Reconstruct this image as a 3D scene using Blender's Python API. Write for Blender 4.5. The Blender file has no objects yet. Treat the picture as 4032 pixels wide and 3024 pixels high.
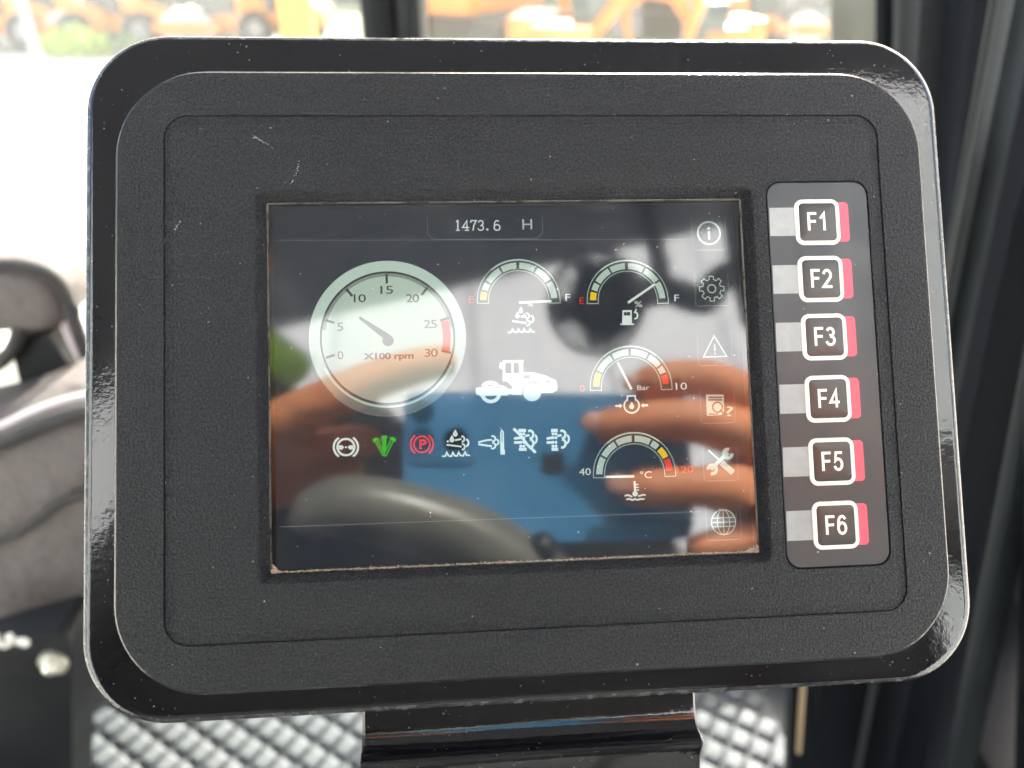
import bpy, bmesh, math, random
from mathutils import Vector, Matrix, Quaternion
random.seed(7)
S = bpy.context.scene
COL = S.collection
rad = math.radians
# ------------------------------------------------------------------ camera
K = 0.00078                                   # metres per panel unit
PITCH = rad(31)
RT = Vector((1, 0, 0)); UP = Vector((0, math.sin(PITCH), math.cos(PITCH))); FW = Vector((0, math.cos(PITCH), -math.sin(PITCH)))
CAM = Vector((0, 0, 0))
cam_d = bpy.data.cameras.new('camera'); cam = bpy.data.objects.new('camera', cam_d); COL.objects.link(cam)
cam.matrix_world = Matrix.Translation(CAM) @ Matrix((RT, UP, -FW)).transposed().to_4x4()
cam_d.sensor_width = 36; cam_d.lens = 36 * 3028 / 4032
cam_d.clip_start = 0.004; cam_d.clip_end = 500
cam_d.dof.use_dof = True; cam_d.dof.focus_distance = 0.205; cam_d.dof.aperture_fstop = 9.5
S.camera = cam
# ------------------------------------------------------------------ light
EXPO = 2.65; EX = 2 ** EXPO
SUN_AZ, SUN_EL = rad(17), rad(31)
SUN = Vector((math.sin(SUN_AZ) * math.cos(SUN_EL), math.cos(SUN_AZ) * math.cos(SUN_EL), math.sin(SUN_EL)))
w = bpy.data.worlds.new('World'); S.world = w; w.use_nodes = True
nt = w.node_tree; sky = nt.nodes.new('ShaderNodeTexSky'); sky.sky_type = 'NISHITA'; sky.sun_disc = False
sky.sun_elevation = SUN_EL; sky.sun_rotation = SUN_AZ; sky.dust_density = 6.0; sky.air_density = 1.0; sky.ozone_density = 0.6
bg = nt.nodes['Background']; bg.inputs[1].default_value = 0.15
nt.links.new(sky.outputs[0], bg.inputs[0])
sl = bpy.data.lights.new('sun', 'SUN'); sl.energy = 4.5; sl.angle = rad(0.5); sl.color = (1, .965, .91)
so = bpy.data.objects.new('sun', sl); COL.objects.link(so); so.rotation_euler = SUN.to_track_quat('Z', 'Y').to_euler()
S.view_settings.view_transform = 'Standard'; S.view_settings.look = 'None'; S.view_settings.exposure = EXPO; S.view_settings.gamma = 1
try:
    S.cycles.max_bounces = 10; S.cycles.transparent_max_bounces = 16
except Exception: pass

# ------------------------------------------------------------------ placing helpers
RM = ((0.99690212, -0.03170113, -0.07198055), (0.02654327, 0.99708625, -0.07151543), (0.07403794, 0.06938328, 0.99483885))
TM = (9.82390868, 6.22943367, 262.96057089)
CP = [-sum(RM[i][j] * TM[i] for i in range(3)) for j in range(3)]      # camera in panel units (z away)
def col(j): return RT * RM[0][j] + UP * RM[1][j] + FW * RM[2][j]
MX, MY, MZ = col(0), col(1), -col(2)
M0 = CAM + (RT * TM[0] + UP * TM[1] + FW * TM[2]) * K
MM = Matrix((MX, MY, MZ)).transposed().to_4x4(); MM.translation = M0
GZ, LZ = -4.5, -5.3                            # glass front, lcd plane (panel units)
def ray(px, py):                               # direction in panel space of a pixel of a 4032 wide view
    a, b = (px - 2016) / 3028, -(py - 1512) / 3028
    return [RM[0][j] * a + RM[1][j] * b + RM[2][j] for j in range(3)]
def pan(px, py, z=0.0):                        # 4032-wide pixel -> panel xy at height z
    d = ray(px, py); k = (-z - CP[2]) / d[2]
    return (CP[0] + k * d[0], CP[1] + k * d[1])
def zr(ox, oy, s, z=LZ): return lambda x, y: pan(ox + x / s, oy + y / s, z)
D = 4032 / 2212
def wray(dx, dy):                              # 2212-wide pixel -> world direction
    return RT * ((dx * D - 2016) / 3028) + UP * (-(dy * D - 1512) / 3028) + FW
def atY(dx, dy, Y): r = wray(dx, dy); return CAM + r * (Y / r.y)
def atZ(dx, dy, Z): r = wray(dx, dy); return CAM + r * (Z / r.z)
def atX(dx, dy, X): r = wray(dx, dy); return CAM + r * (X / r.x)
GP = M0 + MZ * (GZ * K)
def refl(dx, dy):                              # mirror ray off the screen glass
    r = wray(dx, dy); t = (GP - CAM).dot(MZ) / r.dot(MZ); G = CAM + r * t
    return G, (r - MZ * (2 * r.dot(MZ))).normalized()
def reflP(dx, dy, P, N):
    G, r = refl(dx, dy); return G + r * ((P - G).dot(N) / r.dot(N))

# ------------------------------------------------------------------ materials
def lin(c): return tuple((v / 255 / 12.92 if v / 255 <= .04045 else ((v / 255 + .055) / 1.055) ** 2.4) for v in c)
def newmat(name):
    m = bpy.data.materials.new(name); m.use_nodes = True; return m, m.node_tree.nodes, m.node_tree.links
def N(nodes, t, **kw):
    n = nodes.new('ShaderNode' + t)
    for k, v in kw.items():
        if k[0] == 'i' and k[1:].isdigit(): n.inputs[int(k[1:])].default_value = v
        elif k in n.inputs: n.inputs[k].default_value = v
        else: setattr(n, k, v)
    return n
def mat(name, color, rough=.5, metal=0., spec=.5, bump=0., bscale=100., coat=0., var=0., vscale=10., dist=.001, grain=0., dust=0., dcol=(.45, .42, .38), dscale=900., dcov=.06):
    m, nd, lk = newmat(name); b = nd['Principled BSDF']
    b.inputs['Base Color'].default_value = (*color, 1); b.inputs['Roughness'].default_value = rough
    b.inputs['Metallic'].default_value = metal; b.inputs['Specular IOR Level'].default_value = spec
    b.inputs['Coat Weight'].default_value = coat; b.inputs['Coat Roughness'].default_value = .05
    tc = N(nd, 'TexCoord')
    csock = None
    if var > 0:
        n = N(nd, 'TexNoise', Scale=vscale, Detail=5.); lk.new(tc.outputs['Object'], n.inputs['Vector'])
        mp = N(nd, 'MapRange', i1=.3, i2=.7, i3=1 - var, i4=1 + var); lk.new(n.outputs[0], mp.inputs[0])
        mx = N(nd, 'VectorMath', operation='SCALE'); mx.inputs[0].default_value = color; lk.new(mp.outputs[0], mx.inputs['Scale'])
        csock = mx.outputs[0]; lk.new(csock, b.inputs['Base Color'])
        mr = N(nd, 'MapRange', i1=.3, i2=.7, i3=max(0, rough - .1 * (1 if rough > .2 else .3)), i4=rough + .1 * (1 if rough > .2 else .3)); lk.new(n.outputs[0], mr.inputs[0]); lk.new(mr.outputs[0], b.inputs['Roughness'])
    if dust > 0:
        v = N(nd, 'TexVoronoi', Scale=dscale); v.inputs['Randomness'].default_value = 1; lk.new(tc.outputs['Object'], v.inputs['Vector'])
        sep = N(nd, 'SeparateColor'); lk.new(v.outputs['Color'], sep.inputs[0])
        pn = N(nd, 'TexNoise', Scale=dscale / 22, Detail=3.); lk.new(tc.outputs['Object'], pn.inputs['Vector'])
        pm = N(nd, 'MapRange', i1=.35, i2=.75, i3=dcov * .15, i4=dcov * 2.4); lk.new(pn.outputs[0], pm.inputs[0])
        lt = N(nd, 'Math', operation='LESS_THAN'); lk.new(sep.outputs[0], lt.inputs[0]); lk.new(pm.outputs[0], lt.inputs[1])
        sz = N(nd, 'Math', operation='MULTIPLY', i1=.33); lk.new(sep.outputs[1], sz.inputs[0])
        dl = N(nd, 'Math', operation='LESS_THAN'); lk.new(v.outputs['Distance'], dl.inputs[0]); lk.new(sz.outputs[0], dl.inputs[1])
        mu = N(nd, 'Math', operation='MULTIPLY'); lk.new(lt.outputs[0], mu.inputs[0]); lk.new(dl.outputs[0], mu.inputs[1])
        m2 = N(nd, 'Math', operation='MULTIPLY', i1=dust); lk.new(mu.outputs[0], m2.inputs[0])
        mc = N(nd, 'Mix', data_type='RGBA'); lk.new(m2.outputs[0], mc.inputs[0]); mc.inputs[6].default_value = (*color, 1); mc.inputs[7].default_value = (*dcol, 1)
        if csock: lk.new(csock, mc.inputs[6])
        lk.new(mc.outputs[2], b.inputs['Base Color'])
    if grain > 0:            # glints of the moulded grain, put into the colour as pale speckle
        src = b.inputs['Base Color'].links[0].from_socket; gn = N(nd, 'TexNoise', Scale=1500., Detail=2., Roughness=.7); lk.new(tc.outputs['Object'], gn.inputs['Vector'])
        gr_ = N(nd, 'MapRange', i1=.42, i2=.72, i3=1 - grain * .45, i4=1 + grain * 2.6); lk.new(gn.outputs[0], gr_.inputs[0])
        gv = N(nd, 'VectorMath', operation='SCALE'); lk.new(src, gv.inputs[0]); lk.new(gr_.outputs[0], gv.inputs['Scale']); lk.new(gv.outputs[0], b.inputs['Base Color'])
        g2_ = N(nd, 'MapRange', i1=.35, i2=.65, i3=.62, i4=.32); lk.new(gn.outputs[0], g2_.inputs[0]); lk.new(g2_.outputs[0], b.inputs['Roughness'])
    if bump > 0:
        n = N(nd, 'TexNoise', Scale=bscale, Detail=3., Roughness=.55); lk.new(tc.outputs['Object'], n.inputs['Vector'])
        bp = N(nd, 'Bump', Strength=bump, Distance=dist); lk.new(n.outputs[0], bp.inputs['Height']); lk.new(bp.outputs[0], b.inputs['Normal'])
    return m
def emit(name, c, k=1., grad=None):
    """a colour lit by the display, given as it looks in the photograph; grad = (object-y low, high, colour low)"""
    m, nd, lk = newmat(name); b = nd['Principled BSDF']
    b.inputs['Base Color'].default_value = (.004, .004, .005, 1); b.inputs['Roughness'].default_value = .6; b.inputs['Specular IOR Level'].default_value = 0
    b.inputs['Emission Color'].default_value = (*lin(c), 1); b.inputs['Emission Strength'].default_value = k / EX
    if grad:
        tc = N(nd, 'TexCoord'); sp = N(nd, 'SeparateXYZ'); lk.new(tc.outputs['Object'], sp.inputs[0])
        mp = N(nd, 'MapRange', i1=grad[0] * K, i2=grad[1] * K); lk.new(sp.outputs[1], mp.inputs[0])
        mx = N(nd, 'Mix', data_type='RGBA'); lk.new(mp.outputs[0], mx.inputs[0]); mx.inputs[6].default_value = (*lin(grad[2]), 1); mx.inputs[7].default_value = (*lin(c), 1)
        lk.new(mx.outputs[2], b.inputs['Emission Color'])
    return m
M = {}
M['face'] = mat('textured_black_plastic', (.0085, .0096, .0118), .43, spec=.44, grain=.8, bump=1., bscale=1600, dist=.0016, var=.12, vscale=25, dust=.4, dscale=1100, dcov=.012)
M['plate'] = mat('gloss_black_paint', (.007, .007, .009), .09, spec=.62, bump=.35, bscale=420, dist=.00018, dust=.3, dscale=1300, dcov=.06)
M['edge'] = mat('worn_paint_edge', (.06, .06, .064), .24, metal=.25, bump=.5, bscale=700, dist=.0002, var=.6, vscale=300)
M['membrane'] = mat('satin_grey_membrane', (.015, .0205, .027), .42, bump=.15, bscale=3000, dist=.0001, var=.16, vscale=90, dust=.35, dscale=900, dcov=.012)
M['ring'] = mat('cream_print', (.86, .84, .74), .5, var=.07, vscale=420)
M['red'] = mat('red_print', (.88, .075, .12), .5, var=.08, vscale=300)
M['strip'] = mat('grey_strip', (.27, .295, .30), .45, var=.12, vscale=260)
M['keycap'] = mat('key_black', (.014, .014, .015), .35, bump=.15, bscale=2500, dist=.0001, dust=.3, dscale=500, dcov=.01)
M['black'] = mat('dark_gap', (.004, .004, .004), .8)
M['rim'] = mat('dusty_gasket', (.06, .06, .056), .3, var=.95, vscale=160, bump=.6, bscale=1200, dist=.0003)
M['dirt'] = mat('beige_dust', (.50, .42, .31), .9, var=.3, vscale=900)
M['lcd'] = emit('lcd_black', (37, 42, 50))
M['lcdbar'] = emit('lcd_header', (36, 41, 48))
M['white'] = emit('lcd_white', (218, 232, 222))
M['dim'] = emit('lcd_dim', (120, 124, 122)); M['faint'] = emit('lcd_faint', (104, 110, 114))
M['seg'] = emit('lcd_segment', (176, 196, 182)); M['yel'] = emit('lcd_yellow', (226, 196, 30)); M['lred'] = emit('lcd_red', (226, 52, 44))
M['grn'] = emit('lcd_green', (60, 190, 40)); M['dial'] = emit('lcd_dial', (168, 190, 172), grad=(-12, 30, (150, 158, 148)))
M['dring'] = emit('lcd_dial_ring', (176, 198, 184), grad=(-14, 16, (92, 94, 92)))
M['dark'] = emit('lcd_ink', (34, 40, 42)); M['needle'] = emit('lcd_needle', (50, 54, 56)); M['shade'] = emit('lcd_shadow', (118, 130, 120))
# ------------------------------------------------------------------ object helpers
def tag(o, label=None, cat=None, group=None, kind=None):
    if label: o['label'] = label
    if cat: o['category'] = cat
    if group: o['group'] = group
    if kind: o['kind'] = kind
    return o
def thing(name, label, cat, mtx=None, group=None):
    o = bpy.data.objects.new(name, None); COL.objects.link(o); o.empty_display_size = .02
    if mtx is not None: o.matrix_world = mtx
    return tag(o, label, cat, group)
def obj(name, bm, m, parent=None, smooth=False, label=None):
    me = bpy.data.meshes.new(name)
    if isinstance(bm, bmesh.types.BMesh): bm.to_mesh(me); bm.free()
    me.materials.append(m)
    if smooth:
        for p in me.polygons: p.use_smooth = True
    o = bpy.data.objects.new(name, me); COL.objects.link(o)
    if parent: o.parent = parent
    if label: o['label'] = label
    return o
def autosm(o, ang=35):
    me = o.data
    for p in me.polygons: p.use_smooth = True
    me.set_sharp_from_angle(angle=rad(ang)); return o
def rr(l, r, b, t, q, n=12):                   # rounded rectangle loop, counter clockwise
    P = []
    for cx, cy, a0 in ((r - q, t - q, 0), (l + q, t - q, 90), (l + q, b + q, 180), (r - q, b + q, 270)):
        for i in range(n + 1):
            a = rad(a0 + 90 * i / n); P.append((cx + q * math.cos(a), cy + q * math.sin(a)))
    return P
def loops(bm, L, cap=False, capb=False):       # L: list of (points, z); bridge them
    V = [[bm.verts.new((x * K, y * K, z * K)) for x, y in P] for P, z in L]
    for a, b in zip(V, V[1:]):
        n = len(a)
        for i in range(n): bm.faces.new((a[i], a[(i + 1) % n], b[(i + 1) % n], b[i]))
    if cap: bm.faces.new(V[-1])
    if capb: bm.faces.new(V[0][::-1])
    return V
_zi = [0]
def nz(base):
    _zi[0] += 1; return base + .006 + (_zi[0] % 9) * .004
def poly(bm, P, z):
    try: f = bm.faces.new([bm.verts.new((x * K, y * K, z * K)) for x, y in P])
    except ValueError: return
    f.normal_update()
    if f.normal.z < 0: f.normal_flip()
    if len(P) > 4: bmesh.ops.triangulate(bm, faces=[f])
def stroke(bm, P, wd, z, closed=False):        # constant width strip with mitres
    P = [Vector(p) for p in P]; n = len(P); h = wd / 2; Lp, Rp = [], []
    for i in range(n):
        a = P[i - 1] if (i or closed) else None; c = P[(i + 1) % n] if (i < n - 1 or closed) else None
        d1 = (P[i] - a).normalized() if a is not None else None; d2 = (c - P[i]).normalized() if c is not None else None
        d1 = d1 or d2; d2 = d2 or d1
        t = (d1 + d2); t = t.normalized() if t.length > .1 else d1
        nr = Vector((-t.y, t.x)); cs = max(.45, abs(nr.dot(Vector((-d1.y, d1.x)))))
        q = P[i].copy()
        if a is None: q -= d1 * h * .5
        if c is None: q += d1 * h * .5
        Lp.append(q + nr * h / cs); Rp.append(q - nr * h / cs)
    A = [bm.verts.new((p.x * K, p.y * K, z * K)) for p in Lp]; B = [bm.verts.new((p.x * K, p.y * K, z * K)) for p in Rp]
    for i in range(n if closed else n - 1):
        j = (i + 1) % n
        bm.faces.new((B[i], B[j], A[j], A[i]))
def arc(cx, cy, r, a0, a1, n=24, sy=1.):
    return [(cx + r * math.cos(rad(a0 + (a1 - a0) * i / n)), cy + r * sy * math.sin(rad(a0 + (a1 - a0) * i / n))) for i in range(n + 1)]
def sector(bm, cx, cy, r0, r1, a0, a1, z, n=10):
    O = [bm.verts.new((x * K, y * K, z * K)) for x, y in arc(cx, cy, r1, a0, a1, n)]
    I = [bm.verts.new((x * K, y * K, z * K)) for x, y in arc(cx, cy, r0, a0, a1, n)]
    for i in range(n):
        f = bm.faces.new((I[i], O[i], O[i + 1], I[i + 1])); f.normal_update()
        if f.normal.z < 0: f.normal_flip()
def disc(bm, cx, cy, r, z, n=40): poly(bm, arc(cx, cy, r, 0, 360 - 360 / n, n - 1), z)
def text(s, box, z, m, parent, name='lettering', bold=0., shear=0., rot=0., sp=1.):   # fitted into box (l, b, r, t)
    cu = bpy.data.curves.new('t', 'FONT'); cu.body = s; cu.size = 1; cu.offset = bold; cu.resolution_u = 3; cu.space_character = sp
    o = bpy.data.objects.new('t', cu); COL.objects.link(o)
    dg = bpy.context.evaluated_depsgraph_get(); me = bpy.data.meshes.new_from_object(o.evaluated_get(dg)); bpy.data.objects.remove(o)
    xs = [v.co.x for v in me.vertices]; ys = [v.co.y for v in me.vertices]
    l, b, r, t = box; cx, cy = (l + r) / 2, (b + t) / 2
    for v in me.vertices:
        x = l + (v.co.x - min(xs)) / (max(xs) - min(xs)) * (r - l) - cx; y = b + (v.co.y - min(ys)) / (max(ys) - min(ys)) * (t - b) - cy
        x, y = x * math.cos(rot) - y * math.sin(rot), x * math.sin(rot) + y * math.cos(rot)
        v.co = ((x + cx) * K, (y + cy) * K, z * K)
    me.name = name; me.materials.clear(); me.materials.append(m)
    o = bpy.data.objects.new(name, me); COL.objects.link(o); o.parent = parent; return o
def box(bm, c, s, mt=None, bev=0):
    r = bmesh.ops.create_cube(bm, size=1); vs = r['verts']
    for v in vs: v.co = Vector((v.co.x * s[0] + c[0], v.co.y * s[1] + c[1], v.co.z * s[2] + c[2]))
    if bev:
        es = {e for v in vs for e in v.link_edges}
        rb = bmesh.ops.bevel(bm, geom=list(es), offset=bev, segments=2, affect='EDGES', profile=.5); vs = list({v for f in rb['faces'] for v in f.verts} | {v for v in vs if v.is_valid})
    if mt is not None: bmesh.ops.transform(bm, matrix=mt, verts=vs)
    return vs
def cyl(bm, a, b, r, r2=None, n=24, cap=True):
    a, b = Vector(a), Vector(b); d = b - a; q = d.to_track_quat('Z', 'Y').to_matrix().to_4x4()
    return bmesh.ops.create_cone(bm, cap_ends=cap, segments=n, radius1=r, radius2=r if r2 is None else r2, depth=d.length, matrix=Matrix.Translation((a + b) / 2) @ q)['verts']
def tube(bm, P, R, n=12, cap=True, flat=1.):
    P = [Vector(p) for p in P]; V = []; up = Vector((0.03, .02, 1))
    for i, p in enumerate(P):
        d = (P[min(i + 1, len(P) - 1)] - P[max(i - 1, 0)]).normalized(); s = d.cross(up).normalized(); u = s.cross(d)
        r = R[min(i, len(R) - 1)] if isinstance(R, (list, tuple)) else R
        V.append([bm.verts.new(p + (s * math.cos(2 * math.pi * k / n) + u * flat * math.sin(2 * math.pi * k / n)) * r) for k in range(n)])
    for a, b in zip(V, V[1:]):
        for k in range(n): bm.faces.new((a[k], a[(k + 1) % n], b[(k + 1) % n], b[k]))
    if cap: bm.faces.new(V[0][::-1]); bm.faces.new(V[-1])
def smoothpath(P, n=6):
    P = [Vector(p) for p in P]; out = []
    for i in range(len(P) - 1):
        p0, p1, p2, p3 = P[max(i - 1, 0)], P[i], P[i + 1], P[min(i + 2, len(P) - 1)]
        for k in range(n):
            t = k / n
            out.append(.5 * ((2 * p1) + (p2 - p0) * t + (2 * p0 - 5 * p1 + 4 * p2 - p3) * t * t + (3 * p1 - p0 - 3 * p2 + p3) * t ** 3))
    return out + [P[-1]]

# ================================================================== SETTING
GND = -2.45; FLR = -1.15
M['concrete'] = mat('pale_concrete', (.46, .44, .40), .85, bump=.3, bscale=3, dist=.02, var=.12, vscale=.7)
bm = bmesh.new(); bmesh.ops.create_grid(bm, x_segments=2, y_segments=2, size=250)
g = tag(obj('ground', bm, M['concrete']), kind='structure'); g.location = (0, 0, GND)

# ---- the machine's cab: roof, pillars, panes, floor pan, one thing
M['cabblk'] = mat('cab_black', (.0045, .0052, .0065), .5, spec=.2, bump=.2, bscale=120, dist=.0006, var=.2, vscale=8)
M['liner'] = mat('dark_headliner', (.13, .14, .155), .8, bump=.3, bscale=300, dist=.001, var=.15, vscale=5)
M['post'] = mat('matt_black_post', (.006, .007, .009), .85, spec=.05, bump=.2, bscale=120, dist=.0006)
M['rubber'] = mat('grey_rubber', (.014, .017, .019), .8, spec=.08, bump=.4, bscale=200, dist=.001, var=.2, vscale=20)
M['grey'] = mat('mid_grey_plastic', (.035, .038, .04), .7, spec=.15, var=.15, vscale=12)
M['steelgrey'] = mat('scuffed_grey_floor', (.05, .056, .056), .5, var=.3, vscale=14)
gm, nd, lk = newmat('window_glass'); out = nd['Material Output']; nd.remove(nd['Principled BSDF'])
tr = N(nd, 'BsdfTransparent'); tr.inputs[0].default_value = (.93, .95, .94, 1); gl = N(nd, 'BsdfGlossy'); gl.inputs['Roughness'].default_value = 0.0
fr = N(nd, 'Fresnel', IOR=1.45); mx = N(nd, 'MixShader'); ge = N(nd, 'NewGeometry'); bf = N(nd, 'Math', operation='SUBTRACT', i0=1.); lk.new(ge.outputs['Backfacing'], bf.inputs[1]); fb = N(nd, 'Math', operation='MULTIPLY'); lk.new(fr.outputs[0], fb.inputs[0]); lk.new(bf.outputs[0], fb.inputs[1]); lk.new(fb.outputs[0], mx.inputs[0]); lk.new(tr.outputs[0], mx.inputs[1]); lk.new(gl.outputs[0], mx.inputs[2])
tl_ = N(nd, 'BsdfTranslucent'); tl_.inputs[0].default_value = (.85, .84, .78, 1); mh = N(nd, 'MixShader'); mh.inputs[0].default_value = .015; lk.new(mx.outputs[0], mh.inputs[1]); lk.new(tl_.outputs[0], mh.inputs[2]); lk.new(mh.outputs[0], out.inputs[0]); M['pane'] = gm   # dusty glass

cab = thing('roller_cab', 'black framed glazed cab of the machine around the monitor', 'cab')
YF, YR, XL, XR, ZT = .98, -.62, -.78, .74, .66
def slab(name, m, pts, th, parent=cab, label=None):   # planar polygon with thickness along its normal
    P = [Vector(p) for p in pts]; n = (P[1] - P[0]).cross(P[2] - P[0]).normalized() * th
    bm = bmesh.new(); a = [bm.verts.new(p) for p in P]; b = [bm.verts.new(p + n) for p in P]
    bm.faces.new(a[::-1]); bm.faces.new(b)
    for i in range(len(P)): j = (i + 1) % len(P); bm.faces.new((a[i], a[j], b[j], b[i]))
    bmesh.ops.recalc_face_normals(bm, faces=bm.faces[:]); return obj(name, bm, m, parent, label=label)
# roof: its rear edge runs obliquely, as the screen mirrors it
ra, rb = reflP(500, 735, Vector((0, 0, ZT)), Vector((0, 0, 1))), reflP(1620, 478, Vector((0, 0, ZT)), Vector((0, 0, 1)))
sl_ = (rb.y - ra.y) / (rb.x - ra.x)
ya = ra.y + sl_ * (XL - .1 - ra.x); yb = ra.y + sl_ * (XR + .1 - ra.x)
print('roof rear', ra, rb, ya, yb)
rc1 = reflP(1640, 470, Vector((0, 0, ZT)), Vector((0, 0, 1))); rc2 = reflP(1800, 60, Vector((0, 0, ZT)), Vector((0, 0, 1))); print(rc1, rc2)
slab('roof', M['liner'], [(XL - .1, ya, ZT), rc1, rc2, (XR + .1, rc2.y + .05, ZT), (XR + .1, YF + .02, ZT), (XL - .1, YF + .02, ZT)], .06)
def bar(name, a, b, wx, wy, m=None, bev=.006):         # pillar between two points
    a, b = Vector(a), Vector(b); d = b - a; q = d.to_track_quat('Z', 'Y').to_matrix().to_4x4()
    bm = bmesh.new(); box(bm, (0, 0, 0), (wx, wy, d.length), None, bev); bm.transform(Matrix.Translation((a + b) / 2) @ q)
    return autosm(obj(name, bm, m or M['cabblk'], cab), 40)
p1, p2 = atY(784, 40, YF), atY(925, 40, YF)
xm, wd = (p1.x + p2.x) / 2, p2.x - p1.x
bar('pillar', (xm - wd * .22, YF, FLR), (xm - wd * .22, YF, ZT), wd * .56, .05, bev=.012)
bar('pillar', (xm + wd * .28, YF - .01, FLR), (xm + wd * .28, YF - .01, ZT), wd * .42, .08, bev=.018)
bar('pillar', (XL, YF, FLR), (XL, YF, ZT), .07, .07, bev=.012); bar('pillar', (XL, YR, FLR), (XL, YR, ZT), .07, .07)
bar('pillar', (XR + .02, YR, FLR), (XR + .02, YR, ZT), .08, .08)
slab('window_pane', M['pane'], [(XL + .04, YF + .01, FLR + .1), (p1.x - .002, YF + .01, FLR + .1), (p1.x - .002, YF + .01, ZT - .01), (XL + .04, YF + .01, ZT - .01)], .004)
xq = atY(1905, 40, YF).x
slab('window_pane', M['pane'], [(p2.x + .002, YF + .01, FLR + .1), (xq, YF + .01, FLR + .1), (xq, YF + .01, ZT - .01), (p2.x + .002, YF + .01, ZT - .01)], .004)
slab('side_window', M['pane'], [(XL - .01, YR + .05, FLR + .3), (XL - .01, YF - .05, FLR + .3), (XL - .01, YF - .05, ZT - .02), (XL - .01, YR + .05, ZT - .02)], .004)
slab('side_window', M['pane'], [(XR + .06, YR + .05, FLR + .3), (XR + .06, .2, FLR + .3), (XR + .06, .2, ZT - .02), (XR + .06, YR + .05, ZT - .02)], .004)
bar('sill', (XL, YF, FLR + .05), (XR, YF, FLR + .05), .1, .06); bar('sill', (XL, YR, FLR + .15), (XL, YF, FLR + .15), .3, .05); bar('sill', (XR + .05, YR, FLR + .15), (XR + .05, YF, FLR + .15), .3, .05)
bar('sill', (XL, YR, FLR + .3), (XR, YR, FLR + .3), .6, .05)
slab('floor_pan', M['steelgrey'], [(XL, YR, FLR - .01), (XR + .1, YR, FLR - .01), (XR + .1, YF, FLR - .01), (XL, YF, FLR - .01)], -.02)

slab('added_rear_panel', M['cabblk'], [(XL, YR, FLR), (XR + .02, YR, FLR), (XR + .02, YR, .10), (XL, YR, .10)], .03)  # black panel added behind the viewer so the lower plate mirrors dark
# right hand corner of the cab: stacked posts, seal and hose seen past the monitor's right edge
def edgebar(name, y, A, B, w_, m, ext=(0, 0), dep=.03, bev=.005):
    a, b = atY(*A, y), atY(*B, y); d = (b - a)
    a = a - d * ext[0]; b = b + d * ext[1]; return bar(name, a, b, w_, dep, m, bev)
def quadslab(name, y, P, m, th=.02): return slab(name, m, [atY(px, py, y) for px, py in P], -th)
quadslab('door_panel', .93, [(1978, -60), (2300, -60), (2300, 2000), (1500, 2000), (1660, 1470), (1990, 900)], M['post'], .02)
edgebar('corner_post', .90, (1929, -60), (1900, 1500), .028, M['post'], bev=.008)
edgebar('corner_post', .86, (1967, -60), (1935, 1500), .020, M['grey'], bev=.008)
edgebar('corner_post', .80, (2050, -60), (1900, 1700), .06, M['post'], bev=.012)
edgebar('door_seal', .62, (2203, -60), (1855, 1750), .030, M['rubber'], bev=.012, dep=.03)
edgebar('door_seal', .60, (2185, -60), (1835, 1750), .006, M['grey'], bev=.002, dep=.01)
edgebar('door_post', .45, (2290, 600), (2055, 1750), .02, M['rubber'], bev=.005, dep=.02)
edgebar('door_post', .42, (2330, -60), (2235, 1750), .05, M['post'], bev=.01, dep=.02)
edgebar('door_post', .55, (2320, 300), (1960, 1750), .06, M['post'], bev=.01, dep=.03)
edgebar('grab_rail', .78, (1880, 1400), (1815, 1720), .026, M['grey'], bev=.012)
# olive grey sheet between window and corner post
M['tint'] = mat('olive_grey_panel', (.17, .17, .14), .6, var=.08, vscale=9)
quadslab('quarter_panel', .97, [(1792, -60), (1908, -60), (1908, 300), (1792, 300)], M['tint'], .006)
M['tan'] = mat('tan_strap', (.30, .22, .13), .6, var=.1, vscale=20)
quadslab('side_sill', .62, [(1700, 1380), (2000, 1380), (1980, 1800), (1690, 1800)], M['post'], .02)
for nm, mm_, yy, A, B, ww in (('belt', M['tan'], .60, (1738, 1400), (1724, 1622), .011), ('side_strip', M['grey'], .605, (1712, 1400), (1700, 1800), .008), ('side_strip', M['steelgrey'], .61, (1765, 1400), (1752, 1660), .02)):
    edgebar(nm, yy, A, B, ww, mm_, dep=.006, bev=.002)

# ---- floor mat with raised pads
M['mat'] = mat('silver_grey_mat', (.088, .096, .10), .6, spec=.15, bump=.15, bscale=80, dist=.001, var=.12, vscale=9)
fm = thing('floor_mat', 'silver grey floor mat of raised square pads under the monitor', 'floor mat', Matrix.Translation((0, 0, FLR)))
mx0, mx1 = XL + .06, atZ(1690, 1600, FLR).x
bm = bmesh.new(); box(bm, ((mx0 + mx1) / 2, .55, 0), (mx1 - mx0, .82, .008)); obj('mat_base', bm, M['mat'], fm)
d1 = Vector((.0280, -.0170)); d2 = Vector((.0205, .0375))
def padmesh():
    bm = bmesh.new(); ang = math.atan2(d1.y, d1.x)
    L = []
    for k, (o_, z_) in enumerate(((0, .0), (0, .004), (.001, .0075), (.003, .0098), (.008, .011))):
        L.append(([(x / K, y / K) for x, y in rr(-.0145 + o_, .0145 - o_, -.018 + o_, .018 - o_, max(.002, .007 - o_ * .4), 3)], z_ / K))
    loops(bm, L, cap=True); bm.transform(Matrix.Rotation(ang, 4, 'Z')); me = bpy.data.meshes.new('mat_pad'); bm.to_mesh(me); bm.free()
    for p in me.polygons: p.use_smooth = True
    me.materials.append(M['mat']); return me
pm = padmesh(); cnt = 0; rest = []
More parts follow.
